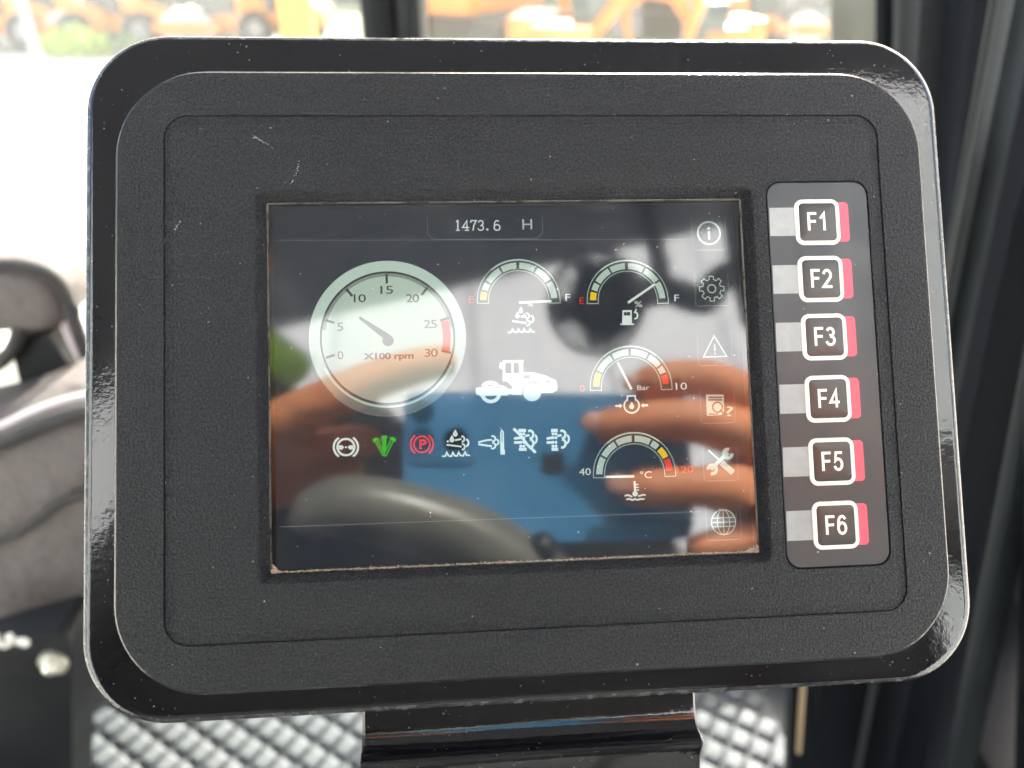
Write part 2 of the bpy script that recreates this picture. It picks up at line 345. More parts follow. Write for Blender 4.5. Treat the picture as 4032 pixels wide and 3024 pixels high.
for i in range(-60, 60):
    for j in range(-40, 40):
        x, y = d1.x * i + d2.x * j, .5 + d1.y * i + d2.y * j
        if not (mx0 + .02 < x < mx1 - .005 and .15 < y < .94): continue
        v = Vector((x, y, FLR)) - CAM; dz = v.dot(FW); sx = 1106 + v.dot(RT) / dz * 1661; sy = 829 - v.dot(UP) / dz * 1661
        if (-20 < sx < 800 or 1480 < sx < 1720) and 1380 < sy < 1690 and cnt < 290:
            o = bpy.data.objects.new('mat_pad', pm); COL.objects.link(o); o.parent = fm; o.location = (x, y, .0035 + random.uniform(-.0006, .0006)); o.rotation_euler = (random.uniform(-.03, .03), random.uniform(-.03, .03), random.uniform(-.03, .03)); cnt += 1
        else: rest.append((x, y))
bm = bmesh.new()
for x, y in rest:
    t = bmesh.new(); t.from_mesh(pm); t.transform(Matrix.Translation((x, y, .0035))); me = bpy.data.meshes.new('x'); t.to_mesh(me); t.free(); bm.from_mesh(me); bpy.data.meshes.remove(me)
o = obj('mat_pad', bm, M['mat'], fm, True); o['kind'] = 'stuff'
print('pads', cnt, len(rest))

# ---- cushions and plate at the left edge
M['taupe'] = mat('taupe_fabric', (.070, .059, .056), .8, bump=.9, bscale=26, dist=.012, var=.2, vscale=14)
M['taupedk'] = mat('dark_taupe_binding', (.015, .0135, .013), .75, bump=.4, bscale=900, dist=.0006)
M['piping'] = mat('pale_piping', (.50, .44, .46), .5)
M['cream'] = mat('cream_panel', (.62, .60, .55), .6, var=.1, vscale=10)
def cushion(name, y, P, depth, m, parent, puff=.02):
    """soft pad: outline traced on the plane y, real thickness along +Y, crowned toward the viewer"""
    W = [atY(px, py, y) for px, py in P]; W = [Vector(p) for p in smoothpath(W + [W[0]], 5)][:-1]
    c = sum(W, Vector()) / len(W); bm = bmesh.new(); V = []
    for s, dy in ((1., depth), (1.0, .012), (.97, 0), (.9, -puff * .5), (.75, -puff * .8), (.5, -puff), (.2, -puff * 1.05)):
        V.append([bm.verts.new(c + (p - c) * s + Vector((0, dy, 0))) for p in W])
    for a, b in zip(V, V[1:]):
        for i in range(len(a)): bm.faces.new((a[i], b[i], b[(i + 1) % len(a)], a[(i + 1) % len(a)]))
    bm.faces.new(V[-1]); bm.faces.new(V[0][::-1]); bmesh.ops.recalc_face_normals(bm, faces=bm.faces[:])
    return obj(name, bm, m, parent, True), W
seat = thing('operator_seat', 'taupe fabric seat cushion with pale piping along its top edge', 'seat', Matrix.Translation((0, 0, 0)))
o, W = cushion('seat_pad', .66, [(-260, 985), (-120, 958), (0, 925), (90, 885), (180, 860), (330, 850), (360, 1100), (330, 1290), (180, 1352), (60, 1378), (-60, 1402), (-260, 1420)], .12, M['taupe'], seat, .035)
def path_on(y, P, n=8): return smoothpath([atY(px, py, y) for px, py in P], n)
bm = bmesh.new(); tube(bm, path_on(.655, [(-200, 975), (-80, 948), (0, 922), (90, 882), (178, 857), (300, 848)]), .0045, 8); obj('piping', bm, M['piping'], seat, True)
bm = bmesh.new(); pp = path_on(.652, [(-200, 975), (-80, 948), (0, 922), (90, 882), (178, 857), (300, 848)], 30)
for i, p in enumerate(pp):
    if i % 1 == 0: bmesh.ops.create_uvsphere(bm, u_segments=6, v_segments=4, radius=.0044, matrix=Matrix.Translation(p))
obj('stitching', bm, M['piping'], seat, True)
bm = bmesh.new(); tube(bm, path_on(.632, [(-180, 1010), (-60, 975), (20, 945), (100, 910), (190, 885), (300, 876)]), .011, 8, flat=.6); obj('binding', bm, M['taupedk'], seat, True)
bm = bmesh.new(); tube(bm, path_on(.618, [(-60, 1190), (20, 1160), (90, 1115), (140, 1080), (200, 1060), (300, 1040)]), .005, 8); obj('seam', bm, M['taupedk'], seat, True)
back = thing('armrest_pad', 'rounded taupe armrest pad with dark rim against the bright yard', 'armrest')
o, W = cushion('pad', .80, [(-120, 590), (0, 580), (60, 582), (105, 600), (135, 640), (140, 690), (100, 712), (20, 712), (-120, 712)], .10, M['taupe'], back, .02)
bm = bmesh.new(); tube(bm, path_on(.80, [(-120, 578), (0, 573), (60, 576), (112, 594), (142, 636), (160, 690), (185, 760), (215, 850)]), .010, 10, flat=.8); obj('rim', bm, M['taupedk'], back, True)
bm = bmesh.new(); tube(bm, path_on(.79, [(-40, 800), (5, 778), (32, 745), (45, 700)]), .009, 10); obj('cord', bm, M['taupedk'], back, True)
bm = bmesh.new(); tube(bm, path_on(.81, [(140, 698), (152, 730), (175, 775), (200, 830)]), .005, 8); obj('piping', bm, M['piping'], back, True)
sup = thing('armrest_bracket', 'black upright support below the taupe armrest pad', 'bracket')
slab('support_plate', M['cabblk'], [atY(px, py, .84) for px, py in ((60, 700), (142, 690), (185, 760), (230, 960), (100, 1000), (82, 800))], -.04, sup)
o = thing('cream_post', 'cream painted box post behind the seat cushion at the left', 'post')
slab('post_face', M['cream'], [atY(px, py, .95) for px, py in ((-130, 700), (72, 712), (84, 790), (92, 960), (-130, 960))], -.06, o)
M['binding'] = M['taupedk']
slab('edge_strip', M['taupedk'], [atY(px, py, .93) for px, py in ((74, 700), (88, 705), (112, 860), (108, 960), (92, 960), (84, 800))], -.02, o)

pl = thing('control_pedestal', 'black steel plate with a domed bolt below the seat cushion', 'pedestal')
M['bolt'] = mat('zinc_bolt', (.62, .60, .50), .3, metal=.7, bump=.3, bscale=300, dist=.001)
a = [(-200, 1460), (0, 1400), (120, 1368), (142, 1372), (155, 1395), (157, 1900), (-200, 1900)]
slab('pedestal_plate', M['cabblk'], [atY(px, py, .52) for px, py in a], .05, pl)
c = atY(113, 1436, .515); nrm = Vector((0, -1, .15)).normalized()
bm = bmesh.new(); cyl(bm, c + Vector((0, .02, 0)), c, .0145, .0145, 20); cyl(bm, c, c + nrm * .005, .012, .009, 6); bmesh.ops.create_uvsphere(bm, u_segments=16, v_segments=8, radius=.0075, matrix=Matrix.Translation(c + nrm * .004)); autosm(obj('bolt', bm, M['bolt'], pl))
bm = bmesh.new(); cl = atY(22, 1385, .50)
for i in range(14):
    q = cl + Vector((random.uniform(-.016, .014), random.uniform(-.003, .003), random.uniform(-.006, .006))); bmesh.ops.create_icosphere(bm, subdivisions=1, radius=random.uniform(.002, .0045), matrix=Matrix.Translation(q))
obj('grit', bm, M['cream'], pl)

# ================================================================== MONITOR
mon = thing('machine_monitor', 'black machine control monitor with lit gauge screen and six function keys', 'control monitor', MM)
# glossy steel mounting plate
pl_l, pl_r, pl_b, pl_t = -154.5, 153.7, -115.1, 120.9
bm = bmesh.new()
def off(l, r, b, t, q, d, n=16): return rr(l + d, r - d, b + d, t - d, max(q - d, .05), n)
PLT = (pl_l, pl_r, pl_b, pl_t, 28)
loops(bm, [(off(*PLT, 3.4), -13.1), (off(*PLT, 1.0), -12.2), (off(*PLT, .2), -10.8), (off(*PLT, 0), -9.8)], capb=True)
loops(bm, [(off(*PLT, 1.9), -8.0), (off(*PLT, 2.5), -7.75), (off(*PLT, 3.4), -7.6), (rr(-131, 131, -94, 94, 14, 16), -7.6)])
autosm(obj('mounting_plate', bm, M['plate'], mon), 50)
bm = bmesh.new(); loops(bm, [(off(*PLT, 0), -9.8), (off(*PLT, .25), -9.1), (off(*PLT, .9), -8.5), (off(*PLT, 1.9), -8.0)]); autosm(obj('plate_edge', bm, M['edge'], mon), 60)
# face frame of textured plastic
M['fedge'] = mat('polished_frame_edge', (.02, .02, .02), .24, bump=.5, bscale=900, dist=.0002)
FR = (-141.5, 141.6, -104.3, 104.4, 30)
GR = (-125.2, 125.2, -88.2, 88.2, 8.2)
bm = bmesh.new()
loops(bm, [(off(*FR, 1.35), -.05), (off(*FR, 1.8), 0), (off(*GR, 0), 0), (off(*GR, .1), -.7), (off(*GR, .42), -.7), (off(*GR, .5), -.22), (off(*GR, 3.5), -.2), (off(*GR, 3.9), 0)])
scr = (-95.3, 77.8, -69.8, 61.9, 3.4)
kp = (82.4, 120.2, -72.6, 64.0, 5.2)
V1 = [bm.verts.new((x * K, y * K, 0)) for x, y in off(*GR, 3.9)]; V2 = [bm.verts.new((x * K, y * K, 0)) for x, y in rr(*scr, 8)]; V3 = [bm.verts.new((x * K, y * K, 0)) for x, y in rr(*kp, 8)]
E_ = []
for V in (V1, V2, V3):
    for i in range(len(V)): E_.append(bm.edges.new((V[i], V[(i + 1) % len(V)])))
r = bmesh.ops.triangle_fill(bm, edges=E_, use_beauty=True, normal=(0, 0, 1))
loops(bm, [(rr(*scr, 8), 0), (off(*scr, .25, 8), -.1), (off(*scr, .5, 8), -.3), (off(*scr, 2.1, 8), -2.7), (off(*scr, 2.35, 8), -3.0), (off(*scr, 2.6, 8), -3.5), (off(*scr, 2.9, 8), -4.7)])
loops(bm, [(rr(*kp, 8), 0), (off(*kp, .15, 8), -.2), (off(*kp, .2, 8), -1.2), (off(*kp, 2, 8), -1.2)])
bmesh.ops.remove_doubles(bm, verts=bm.verts[:], dist=1e-7)
bmesh.ops.recalc_face_normals(bm, faces=bm.faces[:])
autosm(obj('face_frame', bm, M['face'], mon), 30)
bm = bmesh.new(); loops(bm, [(off(*FR, -.3), -7.8), (off(*FR, -.15), -2.9), (off(*FR, .15), -1.7), (off(*FR, .35), -1.05), (off(*FR, .7), -.62), (off(*FR, 1.35), -.05)]); autosm(obj('frame_edge', bm, M['fedge'], mon), 60)
# body behind the face
bm = bmesh.new(); loops(bm, [(rr(-118, 118, -84, 84, 8), -13.2), (rr(-118, 118, -84, 84, 8), -40), (rr(-112, 112, -78, 78, 8), -46)], cap=True); autosm(obj('rear_housing', bm, M['cabblk'], mon), 40)
# glass surround
gx = (-92.5, 75.0, -67.0, 59.1, 1.0)
bm = bmesh.new(); loops(bm, [(rr(*gx, 4), -4.75), (off(*gx, .15, 4), -4.1), (off(*gx, .5, 4), -4.1), (off(*gx, .7, 4), -4.55)]); autosm(obj('screen_gasket', bm, M['rim'], mon), 60)
bm = bmesh.new(); poly(bm, rr(-92.5, 75.8, -67.6, 59.6, .6, 2), LZ - .3); obj('lcd_border', bm, M['black'], mon)
bm = bmesh.new(); poly(bm, [(-90.4, -65.8), (73.0, -65.8), (73.0, 57.4), (-90.4, 57.4)], LZ - .05); lcd = obj('lcd_panel', bm, M['lcd'], mon)
# cover glass
gg, nd, lk = newmat('cover_glass'); out = nd['Material Output']; nd.remove(nd['Principled BSDF'])
tr = N(nd, 'BsdfTransparent'); gl = N(nd, 'BsdfGlossy'); gl.inputs['Roughness'].default_value = .055
fr = N(nd, 'Fresnel', IOR=1.88); mx = N(nd, 'MixShader'); lk.new(fr.outputs[0], mx.inputs[0]); lk.new(tr.outputs[0], mx.inputs[1]); lk.new(gl.outputs[0], mx.inputs[2])
tc = N(nd, 'TexCoord')
def smudge(scale, thr, col_, k, sz, prev):
    v = N(nd, 'TexVoronoi', Scale=scale); lk.new(tc.outputs['Object'], v.inputs['Vector']); sp = N(nd, 'SeparateColor'); lk.new(v.outputs['Color'], sp.inputs[0])
    a = N(nd, 'Math', operation='LESS_THAN', i1=thr); lk.new(sp.outputs[0], a.inputs[0]); q = N(nd, 'Math', operation='MULTIPLY', i1=sz); lk.new(sp.outputs[1], q.inputs[0])
    b = N(nd, 'Math', operation='LESS_THAN'); lk.new(v.outputs['Distance'], b.inputs[0]); lk.new(q.outputs[0], b.inputs[1])
    c_ = N(nd, 'Math', operation='MULTIPLY'); lk.new(a.outputs[0], c_.inputs[0]); lk.new(b.outputs[0], c_.inputs[1]); e = N(nd, 'Math', operation='MULTIPLY', i1=k); lk.new(c_.outputs[0], e.inputs[0])
    df = N(nd, 'BsdfDiffuse'); df.inputs[0].default_value = (*col_, 1); m2 = N(nd, 'MixShader'); lk.new(e.outputs[0], m2.inputs[0]); lk.new(prev.outputs[0], m2.inputs[1]); lk.new(df.outputs[0], m2.inputs[2]); return m2
s1 = smudge(3000, .003, (.6, .57, .5), .6, .38, mx)
pn = N(nd, 'TexNoise', Scale=70., Detail=6.); lk.new(tc.outputs['Object'], pn.inputs['Vector']); pr = N(nd, 'MapRange', i1=.5, i2=.85, i3=.004, i4=.05); lk.new(pn.outputs[0], pr.inputs[0])
df = N(nd, 'BsdfDiffuse'); df.inputs[0].default_value = (.5, .5, .5, 1); m3 = N(nd, 'MixShader'); lk.new(pr.outputs[0], m3.inputs[0]); lk.new(s1.outputs[0], m3.inputs[1]); lk.new(df.outputs[0], m3.inputs[2])
lk.new(m3.outputs[0], out.inputs[0])
bm = bmesh.new(); poly(bm, rr(-92.2, 75.5, -67.3, 59.3, .6, 2), GZ); obj('cover_glass', bm, gg, mon)

# ---- screen graphics, all flat on the lcd plane
def part(name, m, fn, parent=mon, label=None, base=LZ):
    bm = bmesh.new(); fn(bm, nz(base)); return obj(name, bm, m, parent, label=label)
hd = part('status_bar', M['lcdbar'], lambda b, z: poly(b, [(-90.3, 46.3), (56.5, 44.9), (56.5, 57.3), (-90.3, 57.3)], LZ - .02))
part('divider_line', M['faint'], lambda b, z: stroke(b, [(-90.2, 46.1), (56.4, 44.6)], .22, z), hd)
part('divider_line', M['dim'], lambda b, z: stroke(b, [(-89, -51.6), (55, -52.1)], .25, z), lcd)
part('hour_field_outline', M['faint'], lambda b, z: stroke(b, [(-37.5, 54.5), (-37.6, 49.5)] + arc(-34.2, 49.2, 3.5, 180, 270, 5) + arc(-.6, 49.0, 3.5, 270, 360, 5) + [(2.9, 54.3)], .25, z), hd)
# running hours in thin serif numerals
zt = zr(1000, 760, 2.212)
def hours(b, z):
    wd = .34; H = 90
    def L(pts, w_=wd): stroke(b, [zt(*p) for p in pts], w_, z)
    def A(cx, cy, rx, ry, a0, a1, n=14): return [(cx + rx * math.cos(rad(a0 + (a1 - a0) * i / n)), cy - ry * math.sin(rad(a0 + (a1 - a0) * i / n))) for i in range(n + 1)]
    L([(1762, 250), (1776, 240), (1776, 322)], .42); L([(1760, 325), (1793, 325)])
    L([(1872, 300), (1816, 300), (1855, 240), (1855, 322)], .42); L([(1838, 325), (1872, 325)])
    L([(1888, 256), (1890, 241), (1936, 240), (1914, 285), (1908, 325)], .42)
    L(A(1975, 262, 20, 22, 160, -80) + A(1975, 303, 24, 22, 80, -165), .40)
    disc(b, *zt(2033, 318), .42, z, 8)
    L(A(2117, 270, 22, 30, 50, 180, 8) + [(2093, 300)] + A(2117, 300, 25, 25, 180, 540, 20), .40)
part('hour_reading', M['white'], hours, hd)
o = text('H', (*zr(1900, 760, 2.1067)(332, 303), *zr(1900, 760, 2.1067)(410, 217)), LZ + .02, M['seg'], hd, 'unit_letter', bold=.0)
# tachometer
TX, TY, TR = -52.0, 11.55, 26.9
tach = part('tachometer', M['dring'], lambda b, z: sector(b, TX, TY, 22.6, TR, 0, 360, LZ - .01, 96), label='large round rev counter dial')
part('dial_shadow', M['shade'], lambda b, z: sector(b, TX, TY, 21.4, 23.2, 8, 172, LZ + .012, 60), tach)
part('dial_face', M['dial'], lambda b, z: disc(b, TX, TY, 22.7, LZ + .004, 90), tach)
part('dial_ring', M['dark'], lambda b, z: sector(b, TX, TY, 22.5, 23.15, 0, 360, LZ + .02, 96), tach)
part('dial_rim', M['seg'], lambda b, z: sector(b, TX, TY, 23.5, 24.2, 205, 335, LZ + .02, 40), tach)
part('dial_outline', M['dim'], lambda b, z: sector(b, TX, TY, TR, TR + .3, 225, 315, LZ + .0, 40), tach)
NX, NY = -52.0, 10.7
for a in (197, 163, 129, 90, 51, 17, -15):
    part('tick', M['dark'], lambda b, z: poly(b, [(TX + q * math.cos(rad(a)) + s_ * math.sin(rad(a)), TY + q * math.sin(rad(a)) - s_ * math.cos(rad(a))) for q, s_ in ((22.2, .42), (18.9, .42), (18.9, -.42), (22.2, -.42))], LZ + .03), tach)
part('red_zone', M['lred'], lambda b, z: sector(b, TX, TY, 18.9, 21.6, -14, 15.5, LZ + .034, 14), tach)
def px_box(f, l, t, r, b_): a = f(l, b_); c = f(r, t); return (a[0], a[1], c[0], c[1])
for s_, bx in (('15', (1102, 808, 1212, 880)), ('10', (870, 880, 975, 953)), ('20', (1326, 880, 1438, 953)), ('5', (726, 1128, 778, 1202)), ('25', (1480, 1103, 1594, 1178)), ('0', (728, 1376, 778, 1450)), ('30', (1488, 1355, 1600, 1428))):
    text(s_, px_box(zt, *bx), LZ + .036, M['dark'], tach, 'numeral', bold=.004, sp=.86)
text('X100 rpm', px_box(zt, 955, 1385, 1390, 1470), LZ + .036, M['needle'], tach, 'unit_text', bold=.032, sp=.95)
part('needle', M['needle'], lambda b, z: poly(b, [zt(*p) for p in ((916, 1080), (930, 1078), (1185, 1235), (1200, 1262), (1180, 1290), (1140, 1290), (1120, 1262), (918, 1098))], LZ + .045), tach)
part('needle_hub', M['needle'], lambda b, z: disc(b, *zt(1168, 1285), 1.95, LZ + .05, 24), tach)
# four half round gauges
def gauge(name, cx, cy, segs, needle, lt, rt_, ltm, rtm, unit, label):
    gz = LZ + .01
    def outline(b, z):
        stroke(b, [(cx - 10.6, cy - .1), (cx - 14.55, cy - .0)] + arc(cx, cy + .7, 14.55, 180, 0, 40) + [(cx + 14.55, cy - .4), (cx + 10.7, cy - .4)] + arc(cx, cy + .7, 10.65, 0, 180, 32), .26, gz, True)
    g_ = part(name, M['seg'], outline, mon, label)
    part('gauge_rim', M['seg'], lambda b, z: sector(b, cx, cy + .7, 14.2, 14.75, 50, 130, gz + .006, 20), g_)
    for a0, a1, m in segs:
        part('segment', M[m], lambda b, z: sector(b, cx, cy + .7, 11.35, 13.55, a0, a1, gz + .004, 8), g_)
    a, l0, l1 = needle; c_, s_ = math.cos(rad(a)), math.sin(rad(a))
    part('needle', M['white'], lambda b, z: poly(b, [(cx + c_ * q - s_ * h, cy + s_ * q + c_ * h) for q, h in ((l0, -.45), (l1, -.38), (l1, .38), (l0, .45))], gz + .02), g_)
    for s2, bx, m in ((lt[0], lt[1], ltm), (rt_[0], rt_[1], rtm)):
        text(s2, bx, gz + .01, M[m], g_, 'scale_letter', bold=.0)
    if unit: text(unit[0], unit[1], gz + .03, M['white'], g_, 'unit_text', bold=.0)
    return g_
zB = zr(1900, 760, 2.1067); zD = zr(1950, 1500, 2.011); zG = zr(2260, 1320, 4.424)
SE = [(178, 165, 'yel'), (162, 150, 'seg'), (147, 120, 'seg'), (117, 92.5, 'seg'), (87.5, 62, 'seg'), (59, 33, 'seg'), (30, 3, 'seg')]
gauge('fluid_gauge', -6.3, 22.9, SE, (1.5, 0, 11.5), ('E', px_box(zt, 1872, 900, 1912, 958)), ('F', px_box(zB, 688, 838, 728, 893)), 'lred', 'white', ('%', px_box(zB, 368, 900, 416, 942)), 'half round fluid level gauge, left of the two at the top')
gauge('fuel_gauge', 32.4, 22.1, SE, (33, 0, 12), ('E', px_box(zB, 806, 865, 840, 920)), ('F', px_box(zB, 1592, 843, 1630, 898)), 'lred', 'white', ('%', px_box(zB, 1262, 897, 1322, 947)), 'half round fuel gauge with raised needle')
gauge('pressure_gauge', 32.3, -8.6, [(177, 155, 'yel'), (152, 122, 'seg'), (119, 92.5, 'seg'), (88, 61, 'seg'), (58, 36, 'seg'), (33, 22, 'seg'), (18.5, 4, 'lred')], (115, 0, 10.6), ('0', px_box(zG, 105, 870, 188, 985)), ('10', px_box(zG, 1775, 825, 1965, 950)), 'lred', 'white', ('Bar', px_box(zG, 1105, 870, 1310, 957)), 'half round oil pressure gauge')
gauge('temperature_gauge', 32.2, -39.0, [(178, 151, 'seg'), (148, 121, 'seg'), (118, 92.5, 'seg'), (88, 62, 'seg'), (59, 47, 'seg'), (43, 26, 'yel'), (23, 4, 'lred')], (179, .2, 10.3), ('40', px_box(zD, 665, 690, 755, 748)), ('120', px_box(zD, 1438, 672, 1568, 730)), 'white', 'lred', ('°C', px_box(zD, 1148, 712, 1238, 772)), 'half round coolant temperature gauge')
# --- pictograms
def drop(b, f, cx, cy, r, h, z): poly(b, [f(cx + r * math.cos(rad(a)), cy + r * math.sin(rad(a))) for a in range(-20, 201, 20)] + [f(cx, cy - h)], z)
zI = zr(1720, 1640, 3.95); zJ = zr(1300, 1680, 4.424)
def earc(cx, cy, rx, ry, a0, a1, n=12): return [(cx + rx * math.cos(rad(a0 + (a1 - a0) * i / n)), cy - ry * math.sin(rad(a0 + (a1 - a0) * i / n))) for i in range(n + 1)]
def icon(name, m, f, S_=(), P_=(), C_=(), parent=lcd, w_=.7, label=None):
    bm = bmesh.new(); z = LZ + .01
    for i, s_ in enumerate(S_):
        ww = w_; cl = False
        if isinstance(s_, tuple) and len(s_) == 2 and isinstance(s_[1], float): s_, ww = s_
        if s_[0] == s_[-1] and len(s_) > 2: cl = True; s_ = s_[:-1]
        stroke(bm, [f(*p) for p in s_], ww, z + i * .004, cl)
    for i, p_ in enumerate(P_): poly(bm, [f(*p) for p in p_], z + .05 + i * .004)
    for i, (x, y, r_) in enumerate(C_): disc(bm, *f(x, y), r_, z + .09, 14)
    return obj(name, bm, M[m], parent, label=label)
def closed(l): return l[:-1] + [l[0]]
icon('pressure_warning_icon', 'white', zJ, [closed(earc(275, 355, 148, 143, 0, 360, 32)), earc(275, 355, 212, 200, 128, 232), earc(275, 355, 212, 200, 52, -52), [(160, 345), (205, 345)], [(160, 378), (205, 378)], [(345, 345), (390, 345)], [(345, 378), (390, 378)]],
     [[(200, 315), (245, 358), (200, 410)], [(350, 315), (305, 358), (350, 410)]], [(275, 358, .35)], w_=.72)
gi = icon('vibration_icon', 'grn', zJ, [[(790, 255), (920, 500)], [(835, 245), (945, 480)], [(918, 210), (922, 440)], [(968, 210), (965, 440)], [(1050, 245), (965, 430)], [(1095, 258), (975, 500)], [(915, 505), (980, 505)], [(945, 200), (943, 490)]],
     [[(735, 268), (745, 215), (800, 190), (845, 200), (840, 240), (800, 245), (785, 270)], [(885, 195), (905, 160), (945, 150), (985, 160), (1002, 190), (985, 210), (905, 212)], [(1038, 235), (1045, 185), (1095, 178), (1145, 215), (1145, 262), (1100, 262), (1080, 240)]], w_=.42)
pk = icon('parking_brake_icon', 'lred', zJ, [closed(earc(1598, 308, 138, 140, 0, 360, 32)), earc(1598, 308, 196, 195, 128, 232), earc(1598, 308, 196, 195, 52, -52), ([(1572, 378), (1572, 240), (1630, 240)] + earc(1630, 272, 30, 30, 80, -80, 8) + [(1580, 304)], .85)], w_=.62)
def exhaust(f, dx=0., s=1.):
    return None
S_ex = [([(158, 440), (380, 468)], .55), ([(290, 368), (375, 350)], .6), (earc(398, 350, 30, 42, 110, -100, 9), .55), (earc(405, 470, 28, 44, 110, -110, 9), .55), (earc(455, 410, 38, 52, 85, -85, 9), .65)]
wave = [[(85, 618), (130, 618), (155, 560), (180, 610), (225, 620), (250, 560), (275, 610), (315, 615), (340, 555), (365, 605), (410, 612), (440, 552), (460, 600), (508, 604)]]
icon('exhaust_fluid_icon', 'white', zI, S_ex + [(wave[0], .55)], [], [(170, 388, .4)]); bm = bmesh.new(); drop(bm, zI, 287, 275, 38, 78, LZ + .06); drop(bm, zI, 235, 365, 38, 80, LZ + .064); obj('droplets', bm, M['white'], mon)
icon('exhaust_temperature_icon', 'white', zI, [([(650, 398), (770, 370), (850, 362)], .6), ([(650, 432), (760, 450), (850, 460)], .65), (earc(868, 345, 42, 42, 110, -95, 9), .6), (earc(870, 455, 42, 44, 90, -120, 9), .6), (earc(925, 398, 36, 40, 80, -80, 8), .6)], [[(985, 235), (1012, 200), (1040, 235), (1050, 520), (1060, 520), (1060, 592), (988, 592), (988, 520)]])
part('thermometer_slot', M['lcd'], lambda b, z: stroke(b, [zI(1011, 235), zI(1015, 395)], .25, LZ + .08), lcd)
def filt(dx, w0, bar_):
    cx = 1828 + dx
    S2 = [([(1718 + dx - (8 if bar_ else 0), 342), (1782 + dx, 332)], .9), ([(1718 + dx - (8 if bar_ else 0), 404), (1782 + dx, 404)], .9), ([(1885 + dx, 300), (1932 + dx, 292)], .8), (earc(1950 + dx, 280, 50, 60, 115, -85, 12), .85), (earc(1950 + dx, 420, 52, 62, 85, -100, 12), .85), (earc(2020 + dx, 350, 34, 62, 70, -80, 9), .7)]
    if bar_: S2 += [([(1200, 195), (1300, 290), (1400, 430), (1530, 555)], .95)]
    P2 = [[(cx - w0, 192), (cx + w0, 192), (cx + w0, 245), (cx - w0, 245)], [(cx - w0 + 8, 485), (cx + w0 + 8, 485), (cx + w0 + 8, 535), (cx - w0 + 8, 535)]]
    C2 = [(cx - 22 + q, y_, .52) for y_ in (272, 330, 400, 460) for q in (0, 46)]
    return S2, P2, C2
icon('filter_icon', 'white', zI, *filt(0, 52, False), label='filter pictogram'); icon('filter_icon', 'white', zI, *filt(-500, 60, True), label='filter pictogram struck through by a slanted bar')
# under-gauge icons
icon('exhaust_fluid_icon', 'white', zB, [([(250, 1062), (360, 1078)], .7), ([(320, 1025), (360, 1022)], .7), (earc(365, 1018, 24, 20, 100, -100, 8), .55), (earc(370, 1078, 22, 22, 100, -100, 8), .55), (earc(402, 1045, 20, 27, 80, -80, 8), .6), ([(212, 1156), (238, 1156), (248, 1130), (262, 1152), (288, 1156), (298, 1130), (312, 1152), (335, 1154), (345, 1128), (358, 1150), (385, 1152), (395, 1128), (408, 1150), (430, 1150)], .55)]); bm = bmesh.new(); drop(bm, zB, 318, 980, 18, 40, LZ + .06); drop(bm, zB, 290, 1022, 18, 40, LZ + .064); obj('droplets', bm, M['white'], mon)
icon('fuel_pump_icon', 'white', zB, [(earc(1262, 1015, 24, 28, -90, 60, 8) + [(1262, 990), (1275, 965)], .5)], [[(1160, 972), (1237, 972), (1239, 1083), (1257, 1083), (1257, 1095), (1142, 1095), (1142, 1083), (1158, 1083)]])
part('pump_window', M['lcd'], lambda b, z: poly(b, [zB(*p) for p in ((1172, 988), (1225, 988), (1225, 1016), (1172, 1016))], LZ + .08), lcd)
icon('oil_pressure_icon', 'white', zG, [([(930, 1130)] + earc(1005, 1225, 130, 128, 130, 410, 30) + [(1072, 1128), (1066, 1055), (930, 1060), (930, 1130)], .55)], [[(720, 1215), (795, 1215), (795, 1188), (845, 1230), (795, 1272), (795, 1248), (720, 1248)], [(1290, 1202), (1215, 1205), (1215, 1182), (1162, 1222), (1215, 1262), (1215, 1240), (1290, 1238)]])
bm = bmesh.new(); drop(bm, zG, 1005, 1245, 42, 88, LZ + .06); obj('droplets', bm, M['white'], mon)
icon('coolant_icon', 'white', zD, [([(1103, 797), (1107, 880)], .75), ([(1110, 820), (1132, 820)], .4), ([(1110, 842), (1135, 842)], .4), ([(1110, 864), (1137, 864)], .4), ([(1028, 910), (1045, 902), (1065, 908), (1082, 916)], .55), ([(1135, 912), (1155, 906), (1172, 900), (1188, 904)], .55), ([(1042, 938), (1062, 932), (1085, 944), (1105, 935), (1130, 942), (1150, 934), (1178, 936)], .6)], [], [(1107, 893, .95)])
# machine pictogram
zR = zr(1820, 1380, 5.027)
mi = icon('roller_icon', 'white', zR, [([(815, 220), (1205, 212)], .9), ([(830, 225), (825, 600)], .85), ([(995, 235), (1000, 470)], .75), ([(1160, 215), (1170, 480)], 1.5), ([(770, 245), (760, 330), (800, 350)], .9), ([(845, 560), (845, 480), (1140, 465)], .8)],
     [[(268, 740), (430, 715), (720, 690), (800, 690), (905, 745), (915, 890), (370, 902), (270, 865)], [(840, 500), (1195, 470), (1200, 425), (1400, 430), (1640, 490), (1860, 590), (1885, 720), (1880, 785), (1790, 840), (1575, 845), (1450, 640), (1280, 650), (1200, 760), (1185, 880), (985, 880), (985, 715), (900, 630), (830, 590)], [(915, 760), (990, 760), (990, 870), (915, 870)], earc(1385, 825, 180, 180, 0, 345, 23)], w_=.7, label='pictogram of the roller seen from its side')
bm = bmesh.new()
stroke(bm, [zR(*p) for p in earc(565, 820, 180, 190, 205, 335, 20)], 1.25, LZ + .04); stroke(bm, [zR(*p) for p in earc(560, 760, 160, 120, 150, 25, 14)], 1.5, LZ + .05); obj('roller_drum_icon', bm, M['white'], mon)
bm = bmesh.new()
for P_ in ([(1215, 490), (1340, 485), (1345, 550), (1218, 560)], [(1640, 590), (1700, 595), (1780, 635), (1670, 640)], [(655, 715), (790, 708), (790, 738), (655, 740)]): poly(bm, [zR(*p) for p in P_], LZ + .1)
